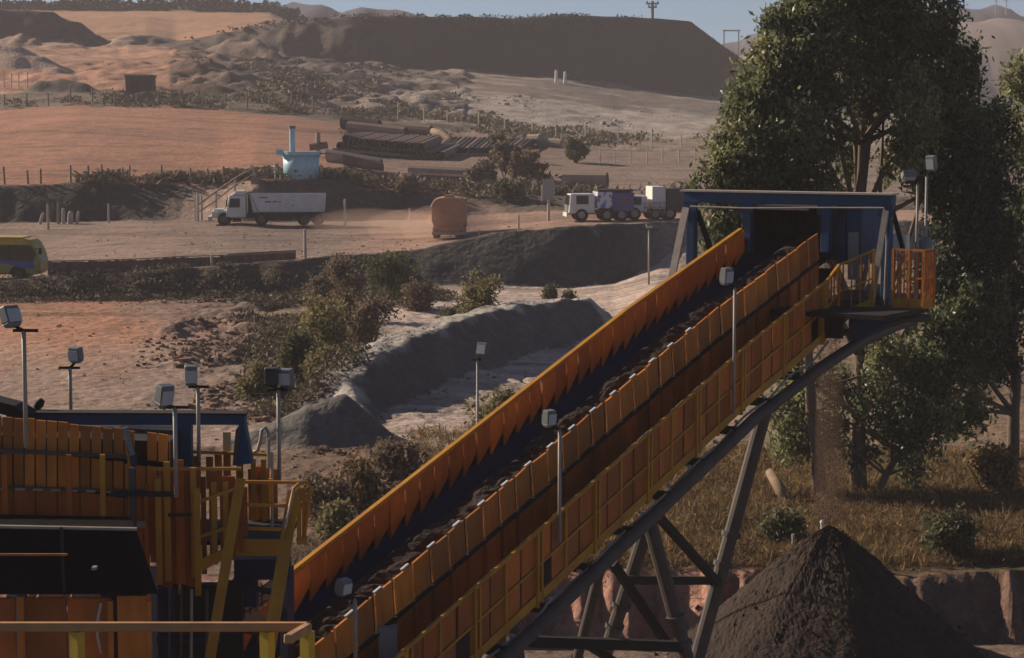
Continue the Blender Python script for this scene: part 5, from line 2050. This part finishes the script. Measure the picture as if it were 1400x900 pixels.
bpan('window_band', [(-2.95, 1.22), (2.45, 1.10), (2.66, 1.5), (2.42, 1.98), (2.2, 2.06), (-2.95, 2.06)], M_GLASSY)
bpan('blue_band', [(-2.95, 1.02), (-.2, 1.19), (2.48, 1.09), (2.62, .72), (1.9, .68), (1.0, .95)], M_VBLUE, .016)
for x in (-1.6, -.3, 1.0):
    bpan('window_pillar', [(x, 1.22), (x + .05, 1.22), (x + .05, 2.05), (x, 2.05)], M_BLACK, .02)
mb = MB()
mb.prism([(L_(x, 0, z) - L_(0, 0, 0)) for x, z in ((-3.0, 2.45), (1.95, 2.45), (2.3, 2.36), (2.2, 2.3), (1.8, 2.52), (-3.0, 2.56))], L_(0, -.9, 0), L_(0, .9, 0))
mb.build('roof', M_VYEL, bs)
bpan('roof_band', [(-2.98, 2.1), (2.22, 2.1), (2.12, 2.34), (1.9, 2.42), (-2.98, 2.42)], M_VYEL, .014)
mb = MB()
mb.bar(L_(2.62, -1.0, 1.85), L_(2.98, -1.18, 1.9), .04, .04)
mb.box(L_(2.98, -1.2, 1.72), .16, .12, .38, X_, Y_)
mb.build('mirror', M_DARK, bs)
mb = MB()
mb.hexa([L_(2.80, -.8, 1.12), L_(2.80, .8, 1.12), L_(2.88, .8, 1.12), L_(2.88, -.8, 1.12), L_(2.42, -.8, 2.1), L_(2.42, .8, 2.1), L_(2.5, .8, 2.1), L_(2.5, -.8, 2.1)])
mb.build('windscreen', M_GLASS, bs)
for y in (-.62, .62):
    mb = MB()
    mb.box(L_(2.885, y, .78), .04, .3, .2, X_, Y_)
    mb.build('headlight', M_LENS, bs)
for x in (1.55, -2.0):
    for y in (-.82, .82):
        wheel_parts(bs, L_(x, y, .38), Y_, .38, .26, M_PIPE)
    bpan('wheel_arch', [(x + .52 * math.cos(a), .36 + .5 * math.sin(a)) for a in np.linspace(-.1, PI + .1, 11)], M_DARK, .004)

# ------------------------------------------------------------------ water tank on the bank
c = P(411, 243, 172)
gzt = gz(c.x, c.y + .6)
tk = thing('water_tank', 'pale blue round tank with a wide rim and a tall pipe on top', 'tank', (c.x, 172.6, gzt))
mb = MB()
rt = 25 * pxm(172)
zt_ = Zat(212, 172)
mb.tube([(c.x, 172.6, gzt - .1), (c.x, 172.6, zt_)], [rt * .96, rt], 40)
bt = mb.build('tank_body', M_TANKB, tk, smooth=True)
mb = MB()
for k in range(20):
    a = 2 * PI * k / 20
    r_ = rt * .95
    mb.bar((c.x + r_ * .93 * math.cos(a), 172.6 + r_ * .93 * math.sin(a), gzt), (c.x + r_ * 1.03 * math.cos(a), 172.6 + r_ * 1.03 * math.sin(a), zt_ - .02), .07, .07, DX)
mb.build('tank_rib', M_TANKB, bt)
mb = MB()
mb.tube([(c.x, 172.6, zt_), (c.x, 172.6, zt_ + .28)], rt * 1.10, 40)
mb.build('tank_rim', M_TANKB, tk)
mb = MB()
mb.box((c.x - rt * 1.12, 172.0, zt_ + .22), .55, .5, .45)
mb.build('inlet_box', M_TANKB, tk)
mb = MB()
mb.box((c.x + rt * 1.3, 172.3, zt_ + .12), 1.1, .5, .12)
mb.build('gantry_arm', M_LAMPG, tk)
x = P(399, 200, 172).x
mb = MB()
mb.tube([(x, 172.4, zt_ + .1), (x, 172.4, Zat(174, 172))], .24, 14)
mb.build('riser_pipe', M_TANKB, tk)
mb = MB()
mb.tube([(x, 172.4, Zat(176, 172)), (x, 172.4, Zat(172, 172))], .30, 14)
mb.build('pipe_cap', M_LAMPG, tk)
mb = MB()
for k in (-.8, .1, .9):
    mb.tube([(c.x + k, 171.2, gzt - .5), (c.x + k, 171.4, gzt + .3)], .07, 6)
mb.build('foot', M_PIPE, tk)
c = P(376, 230, 171)
mb = MB()
gp_ = gz(c.x, 171)
mb.tube([(c.x, 171, gp_ - .1), (c.x, 171, c.z)], .05, 6)
mb.tube([(c.x, 171, c.z - .18), (c.x, 171, c.z), (c.x, 171, c.z + .2)], [.12, .22, .1], 12)
tag(mb.build('lamp_globe', M_WHITE, loc=(c.x, 171, gp_), smooth=True), 'small white globe on a post left of the blue tank', 'globe')

# ramp railings up to the tank
mb = MB()
rp = thing('ramp_railing', 'weathered railing climbing the ramp to the blue tank', 'railing', on_ground(310, 168))
pts = []
for px, d, py in ((268, 164.5, 282), (296, 166.5, 262), (322, 169, 244), (348, 170.6, 230), (384, 171, 229)):
    g = on_ground(px, d)
    pts.append((g, Vector((g.x, g.y, max(g.z + .9, Zat(py, d))))))
for g, t_ in pts:
    mb = MB()
    mb.bar(g - UP * .1, t_, .14, .14, DX)
    mb.build('post', M_PALEW, rp)
mb = MB()
for (g0, t0_), (g1, t1_) in zip(pts[:-1], pts[1:]):
    mb.bar(t0_, t1_, .12, .12)
    mb.bar(g0.lerp(t0_, .5), g1.lerp(t1_, .5), .09, .09)
mb.build('rail', M_WOOD, rp)
g = on_ground(350, 170.2)
mb = MB()
mb.hexa([(g.x - .45, 169.9, g.z - 2.2), (g.x + .45, 169.9, g.z - 2.2), (g.x + .45, 170.6, g.z - 2.2), (g.x - .45, 170.6, g.z - 2.2),
         (g.x - .35, 170.2, g.z + .4), (g.x + .35, 170.2, g.z + .4), (g.x + .35, 170.7, g.z + .4), (g.x - .35, 170.7, g.z + .4)])
mb.bar((g.x, 170.4, g.z + .3), (g.x, 170.4, g.z + .95), .3, .3, DX)
tag(mb.build('concrete_pillar', M_CONC, loc=g - UP * 2), 'leaning concrete pillar at the bank edge left of the blue tank', 'pillar')


# ------------------------------------------------------------------ fences, posts
def fence(label, pts, h, m_, wires=2, name='wire_fence', pr=.07):
    """pts: list of (px, d)"""
    gs = [on_ground(px, d) for px, d in pts]
    f = thing(name, label, 'fence', gs[len(gs) // 2])
    for g in gs:
        mb = MB()
        hh = h * random.uniform(.8, 1.15)
        lean_ = Vector((random.uniform(-.08, .08), 0, 0))
        mb.tube([g - UP * .2, g + UP * hh + lean_], pr * random.uniform(.8, 1.2), 6)
        mb.build('post', m_, f)
    if wires:
        mb = MB()
        for a, b in zip(gs[:-1], gs[1:]):
            for k in range(wires):
                z = h * .78 * (k + 1) / wires
                mb.tube([a + UP * z, a.lerp(b, .5) + UP * (z - .05), b + UP * z], .012, 3, cap=False)
        mb.build('wire', M_PIPE, f)
    return f


fence('wire fence of dark posts along the bank above the truck yard', [(px, 172.4 + (px > 250) * .4) for px in (-30, 8, 40, 57, 98, 122, 140, 168, 178, 222, 262, 286, 306)], 1.35, M_WOOD, pr=.085)
fence('post fence along the far edge of the orange upper field', [(px, 263 + px * .004) for px in range(-20, 460, 30)], 1.9, M_WOOD, pr=.1)
fence('pale post fence across the slope behind the pipe yard', [(px, 268 - (px - 540) * .09) for px in (545, 580, 612, 655, 690, 728, 760, 800, 845, 890, 930)], 2.0, M_PALEW, pr=.08)
fence('short post fence on the bank edge behind the trucks', [(px, 205) for px in (820, 840, 862, 884, 905, 928, 950)], 1.7, M_PALEW, pr=.07)
fence('line of thin posts left of the white sand heap far away', [(px, 292) for px in (0, 10, 20, 30, 42)], 2.6, M_PALEW, 1, pr=.09)

# low board fence at the yard edge
gs = [on_ground(px, d) for px, d in ((64, 118.9), (120, 119.6), (180, 120.4), (240, 121.2), (300, 122), (350, 122.8), (404, 123.4))]
lf = thing('board_fence', 'low weathered board fence along the edge of the truck yard', 'fence', gs[3])
mb = MB()
mp = MB()
for a, b in zip(gs[:-1], gs[1:]):
    n = int((b - a).length / .24)
    for k in range(n):
        c0, c1 = a.lerp(b, k / n), a.lerp(b, (k + .97) / n)
        hh = np.interp(c0.x, [gs[0].x, gs[-1].x], [.85, .35]) + random.uniform(-.03, .03)
        mb.hexa([c0 - UP * .1, c1 - UP * .1, c1 - UP * .1 + Vector((0, .04, 0)), c0 - UP * .1 + Vector((0, .04, 0)), c0 + UP * hh, c1 + UP * hh, c1 + UP * hh + Vector((0, .04, 0)), c0 + UP * hh + Vector((0, .04, 0))])
    ha, hb = (np.interp(q.x, [gs[0].x, gs[-1].x], [.87, .37]) for q in (a, b))
    mp.bar(a + UP * (ha + .04) + Vector((0, .02, 0)), b + UP * (hb + .04) + Vector((0, .02, 0)), .1, .06)
mb.build('boards', mat('weathered_boards', (.15, .095, .075), .85, .35, 1.5, island=.16), lf)
mp.build('cap_rail', M_WOOD, lf)
g0, g1 = on_ground(311, 126), on_ground(404, 127)
gd = thing('crash_barrier', 'low brown barrier rail on the yard in front of the white truck', 'barrier', g0.lerp(g1, .5))
mb = MB()
mb.bar(g0 + UP * .42, g1 + UP * .42, .1, .34)
mb.build('beam', M_RUSTP, gd)
for t_ in (.02, .35, .65, .98):
    mb = MB()
    mb.bar(g0.lerp(g1, t_) - UP * .1 + Vector((0, .12, 0)), g0.lerp(g1, t_) + UP * .6 + Vector((0, .12, 0)), .12, .12, DX)
    mb.build('post', M_WOOD, gd)


def post(label, px, d, top_py, r, m_, name='post', cat='post', group=None, lean=0.0, board=None):
    g = on_ground(px, d)
    top = Vector((g.x + lean, g.y, Zat(top_py, d)))
    mb = MB()
    mb.tube([g - UP * .2, g.lerp(top, .5), top], [r * 1.1, r, r * .9], 8)
    mb.tube([top - UP * .02, top + UP * r * .6], [r * .92, r * .4], 8)
    return tag(mb.build(name, m_, loc=g), label, cat, group)


GP = 'bollard posts around the truck yard'
for lab, px, d, py, r in (
        ('pale post standing in front of the board fence near the white truck', 417, 121.8, 314, .085),
        ('short pale post on the board fence left of the barrier', 289, 121.2, 349, .08),
        ('pale post on the yard just right of the white truck', 472, 158, 273, .10),
        ('tall thin post between the minibus and the group of stakes', 66, 160, 280, .10),
        ('thin post left of the ramp at the foot of the dark bank', 149, 166, 279, .08),
        ('pale post at the left foot of the tank ramp', 276, 165, 268, .09),
        ('post at the back of the yard by the ramp', 271, 164, 264, .09),
        ('thin post right of the orange tanker', 709, 138, 294, .07),
        ('stubby post close beside the orange tanker', 655, 139, 315, .07),
        ('thin post in the dust left of the orange tanker', 560, 160, 285, .06)):
    post(lab, px, d, py, r, M_PALEW, group=GP)
GSK = 'pale stakes clustered on the yard behind the minibus'
for lab, px, d, py, r, ln in (
        ('leaning white stake left of the tall thin post', 54, 166, 292, .13, .35),
        ('dark stake in the cluster behind the minibus', 80, 166, 276, .12, 0.05),
        ('brownish stake in the middle of the cluster', 87, 165.6, 286, .14, 0),
        ('thick pale stake in the cluster, fourth from the left', 96, 166, 291, .22, .05),
        ('slanting pale stake at the right end of the cluster', 105, 166, 290, .12, .18)):
    post(lab, px, d, py, r, M_PALEW if 'dark' not in lab else M_WOOD, 'stake', 'stake', GSK, ln)
GW = 'white posts at the foot of the dark dump'
post('left one of two white posts under the dark dump', 760, 378, 97, .28, M_WHITE, 'marker_post', 'marker post', GW)
post('right one of two white posts under the dark dump', 772, 378, 99, .28, M_WHITE, 'marker_post', 'marker post', GW)

# sign board with its poles
g = on_ground(750, 152)
sb = thing('sign_board', 'grey sign board on a pole left of the two trucks', 'sign', g)
mb = MB()
mb.tube([g - UP * .2, Vector((g.x, g.y, Zat(272, 152)))], .11, 8)
mb.build('pole', M_PALEW, sb)
mb = MB()
mb.box(P(750, 259, 152), 16 * pxm(152), .08, 28 * pxm(152))
mb.build('board', M_GREYSIGN, sb)
mb = MB()
mb.bar(P(738, 276, 152), P(760, 276, 152), .1, .08)
mb.build('bearer', M_WOOD, sb)
mb = MB()
mb.bar(P(741, 275, 152.1), P(741, 254, 152.1), .12, .08, DX)
mb.build('side_post', M_PALEW, sb)

# utility pole on the dump and far frame on the skyline
c = P(892, 26, 402)
g = Vector((c.x, 402, gz(c.x, 402)))
up_ = thing('utility_pole', 'utility pole with two cross arms on the crest of the dark dump', 'utility pole', g)
mb = MB()
mb.tube([g - UP * .3, Vector((g.x, 402, Zat(2, 402)))], .30, 8)
mb.build('pole', M_WOOD, up_)
for py, hw in ((5, 9), (10, 6)):
    mb = MB()
    mb.bar(P(892 - hw, py, 402), P(892 + hw, py, 402), .28, .28)
    mb.build('cross_arm', M_WOOD, up_)
    for k in (-.8, 0, .8):
        mb = MB()
        q = P(892 + hw * k, py, 402)
        mb.tube([q, q + UP * .5], .14, 6)
        mb.build('insulator', M_PIPE, up_)
c = P(1000, 64, 600)
g = Vector((c.x, 600, gz(c.x, 600)))
ff = thing('far_frame', 'faint square frame standing on the far skyline beside the trees', 'frame', g)
for px in (990, 1010):
    mb = MB()
    q = P(px, 42, 600)
    mb.bar((q.x, 600, gz(q.x, 600) - .2), q, .3, .3, DX)
    mb.build('post', M_GALV, ff)
mb = MB()
mb.bar(P(988, 42, 600), P(1012, 42, 600), .4, .4)
mb.build('cross_beam', M_GALV, ff)
for lab, px in (('left one of two faint masts on the right-hand hill', 1362), ('right one of two faint masts on the right-hand hill', 1376)):
    q = P(px, -3, 640)
    zb_ = P(px, 20, 640).z
    mb = MB()
    mb.tube([(q.x, 640, zb_), (q.x, 640, q.z)], .16, 6)
    mb.tube([(q.x - .8, 640, q.z - 1), (q.x + .8, 640, q.z - 1)], .1, 6)
    tag(mb.build('mast', M_GALV, loc=(q.x, 640, zb_)), lab, 'mast', 'faint masts on the hill')

# dark portable cabin
g = on_ground(193, 276)
cn = thing('portable_cabin', 'dark square cabin on the orange slope behind the field', 'cabin', g)
k = pxm(276)
mb = MB()
w2 = 18 * k
zb_, zt_ = max(g.z + .1, Zat(131, 276)), Zat(104, 276)
mb.hexa([(g.x - w2, 276, zb_), (g.x + w2, 276, zb_), (g.x + w2, 279, zb_), (g.x - w2, 279, zb_), (g.x - w2, 276, zt_), (g.x + w2, 276, zt_), (g.x + w2, 279, zt_), (g.x - w2, 279, zt_)])
mb.build('wall', M_CABIN, cn)
mb = MB()
mb.box((g.x, 277.5, zt_ + .08), 2 * w2 + .3, 3.3, .16)
mb.build('roof', M_WOOD, cn)
mb = MB()
mb.box((g.x - .6, 275.97, (zb_ + zt_) / 2 - .1), .9, .06, (zt_ - zb_) * .8)
mb.build('door', M_DARK, cn)
for dx in (-w2 + .2, w2 - .2):
    mb = MB()
    mb.bar((g.x + dx, 276.4, g.z - .2), (g.x + dx, 276.4, zb_ + .02), .3, .3, DX)
    mb.build('stilt', M_WOOD, cn)
# skid box lower down
g = on_ground(199, 268)
mb = MB()
k = pxm(268)
mb.box((g.x, 268.6, g.z + .55), 26 * k, 1.2, 1.1)
mb.box((g.x, 268.6, g.z + 1.13), 27 * k, 1.3, .08)
tag(mb.build('water_trough', M_WOOD, loc=g), 'grey low box standing right below the dark cabin', 'box')

# ------------------------------------------------------------------ pipes on the upper yard
GPI = 'steel pipes laid out on the yard behind the tank'


def pipe_thing(a, b, r, m_, label, group=GPI, lift=0.0):
    d_ = (b - a).normalized()
    n = Vector((-d_.y, d_.x, 0)).normalized()
    mb = MB()
    nn = 10
    # hollow pipe: outer and inner wall
    for rr, flip in ((r, False), (r * .82, True)):
        n0 = len(mb.v)
        for p in (a, b):
            for j in range(nn):
                an = 2 * PI * j / nn
                mb.v.append(tuple(p + n * math.cos(an) * rr + UP * (math.sin(an) * rr)))
        for j in range(nn):
            f = (n0 + j, n0 + (j + 1) % nn, n0 + nn + (j + 1) % nn, n0 + nn + j)
            mb.f.append(f[::-1] if flip else f)
    for e in (0, 1):
        for j in range(nn):
            o0, o1 = e * nn + j, e * nn + (j + 1) % nn
            mb.f.append((o0, o1, 2 * nn + o1, 2 * nn + o0))
    return tag(mb.build('steel_pipe', m_, loc=(a + b) / 2), label, 'pipe', group)


def lay(px0, d0, px1, d1, r, m_, label, group=GPI, lift=0):
    a, b = on_ground(px0, d0), on_ground(px1, d1)
    return pipe_thing(a + UP * (r + lift), b + UP * (r + lift), r, m_, label, group)


# two stacks: pipes side by side, ends towards the camera
for k in range(22):
    x0 = 466 + k * 6.6
    d = 205 + (k % 3) * .4
    lay(x0, d, x0 + 24, d + 11, .42, M_RUSTP if k % 4 else M_DARK, 'dark rusty pipe lying in the broad row on the upper yard', 'rusty pipes in the broad row')
for k in range(16):
    x0 = 474 + k * 6.8
    d = 205.6 + (k % 3) * .4
    lay(x0, d, x0 + 24, d + 10, .42, M_RUSTP, 'rusty pipe on the upper layer of the broad row', 'rusty pipes on the upper layer', .78)
for k in range(18):
    x0 = 598 + k * 6.6
    d = 212 + (k % 2) * .5
    lay(x0, d, x0 + 18, d + 14, .40, M_DARK if k % 3 else M_RUSTP, 'dark pipe in the right-hand row reaching behind the shrubs', 'dark pipes in the right-hand row')
lay(448, 190, 522, 189, .62, M_PALEP, 'long pale dusty pipe just right of the blue tank')
lay(470, 187.5, 524, 187, .5, M_RUSTP, 'rusty pipe in front of the long pale one by the tank')
lay(508, 181, 575, 180, .42, M_RUSTP, 'thin rusty pipe nearest the bank edge, left end')
lay(560, 184, 652, 183, .66, M_PALEP, 'large pale pipe lying alone before the right-hand shrubs')
lay(572, 181.5, 650, 180.6, .45, M_RUSTP, 'rusty pipe in front of the large pale pipe')
lay(478, 232, 556, 229, .75, M_RUSTP, 'big pipe at the back of the yard, left of the tan curved one')
lay(470, 238, 520, 236, .8, M_DARK, 'short dark pipe at the very back of the yard')
lay(520, 240, 590, 237, .6, M_RUSTP, 'rusty pipe behind the big one at the back of the yard')
lay(600, 186, 660, 190, .35, M_RUSTP, 'thin pipe behind the large pale pipe', lift=.1)
a, b = on_ground(592, 226), on_ground(622, 222)
mb = MB()
mb.tube([a + UP * 1.3, a.lerp(b, .4) + UP * 1.25, a.lerp(b, .75) + UP * .8, b + UP * .35], .36, 10)
tag(mb.build('bent_pipe', M_LOG, loc=(a + b) / 2, smooth=True), 'tan bent pipe curving down at the back of the yard', 'pipe')
a, b = on_ground(722, 226), on_ground(768, 224)
mb = MB()
mb.tube([a + UP * .7, a.lerp(b, .35) + UP * .85, a.lerp(b, .4) + UP * .55, b + UP * .5], [.5, .55, .45, .5], 10)
tag(mb.build('wrapped_load', M_PALEP, loc=(a + b) / 2, smooth=False), 'pale wrapped bundle lying behind the shrubs', 'bundle')
lay(770, 178, 830, 177, .75, M_PALEP, 'large dusty culvert pipe behind the left truck', None)
# wooden bearers under the stacks
for lab, px0, d0, px1, d1 in (('long timber under the broad row of pipes', 455, 204, 600, 206), ('long timber under the right-hand row of pipes', 590, 210.5, 700, 211.5)):
    a, b = on_ground(px0, d0), on_ground(px1, d1)
    mb = MB()
    mb.bar(a + UP * .12, b + UP * .12, .3, .3)
    tag(mb.build('timber', M_WOOD, loc=(a + b) / 2), lab, 'timber')
g = on_ground(436, 196)
vs = thing('valve_stand', 'small tan valve stand with brown wheels right behind the blue tank', 'valve', g)
mb = MB()
mb.tube([g - UP * .1, g + UP * 2.3], .22, 8)
mb.build('stand', M_PALEP, vs)
mb = MB()
mb.tube([g + UP * .9 + Vector((-.8, 0, 0)), g + UP * 1.1 + Vector((.9, 0, 0))], .35, 10)
mb.build('valve_body', M_RUSTP, vs)

# ------------------------------------------------------------------ air, light, camera
SUN_EL, SUN_AZ = R(25), math.atan2(-.81, .46)      # azimuth from +Y, negative = left
sd = Vector((math.sin(SUN_AZ) * math.cos(SUN_EL), math.cos(SUN_AZ) * math.cos(SUN_EL), math.sin(SUN_EL)))

hz = MB()
hz.hexa([(-1400, -95, -6), (1600, -95, -6), (1600, 960, -6), (-1400, 960, -6), (-1400, -95, 88), (1600, -95, 88), (1600, 960, 88), (-1400, 960, 88)])
m = bpy.data.materials.new('haze')
m.use_nodes = True
m.node_tree.nodes.clear()
out = m.node_tree.nodes.new('ShaderNodeOutputMaterial')
pv = m.node_tree.nodes.new('ShaderNodeVolumePrincipled')
pv.inputs['Color'].default_value = (.81, .77, .81, 1)
pv.inputs['Density'].default_value = HAZE_D
pv.inputs['Anisotropy'].default_value = .0
m.node_tree.links.new(pv.outputs[0], out.inputs['Volume'])
tag(hz.build('haze', m), 'thin dusty afternoon haze over the mine', 'haze', kind='stuff')

w = bpy.data.worlds.new('World')
bpy.context.scene.world = w
w.use_nodes = True
nt = w.node_tree
bg = nt.nodes['Background']
sky = nt.nodes.new('ShaderNodeTexSky')
sky.sky_type = 'NISHITA'
sky.sun_disc = False
sky.sun_elevation = SUN_EL
sky.sun_rotation = SUN_AZ
sky.altitude = 1200
sky.air_density = .65
sky.dust_density = .8
sky.ozone_density = 3.0
nt.links.new(sky.outputs[0], bg.inputs['Color'])
bg.inputs['Strength'].default_value = SKY_S

l = bpy.data.lights.new('sun', 'SUN')
l.energy = SUN_S
l.angle = R(.5)
l.color = (1, .85, .66)
lo = bpy.data.objects.new('sun', l)
COL.objects.link(lo)
lo.rotation_euler = (-sd).to_track_quat('-Z', 'Y').to_euler()
lo.location = sd * 100

cam = bpy.data.cameras.new('camera')
cam.sensor_width = 36
cam.sensor_fit = 'HORIZONTAL'
cam.lens = 36 * F / 1400
cam.clip_start = .3
cam.clip_end = 6000
co = bpy.data.objects.new('camera', cam)
COL.objects.link(co)
co.location = (0, 0, CZ)
co.rotation_euler = (PI / 2 - PITCH, 0, 0)
sc = bpy.context.scene
sc.camera = co
sc.view_settings.view_transform = 'Standard'
sc.view_settings.look = 'None'
sc.view_settings.exposure = EXPO
sc.view_settings.gamma = 1
sc.view_settings.use_curve_mapping = False
sc.cycles.max_bounces = 6
sc.cycles.diffuse_bounces = 3
sc.cycles.transmission_bounces = 3
sc.cycles.volume_bounces = 1
sc.cycles.use_denoising = True
sc.cycles.filter_width = 1.6
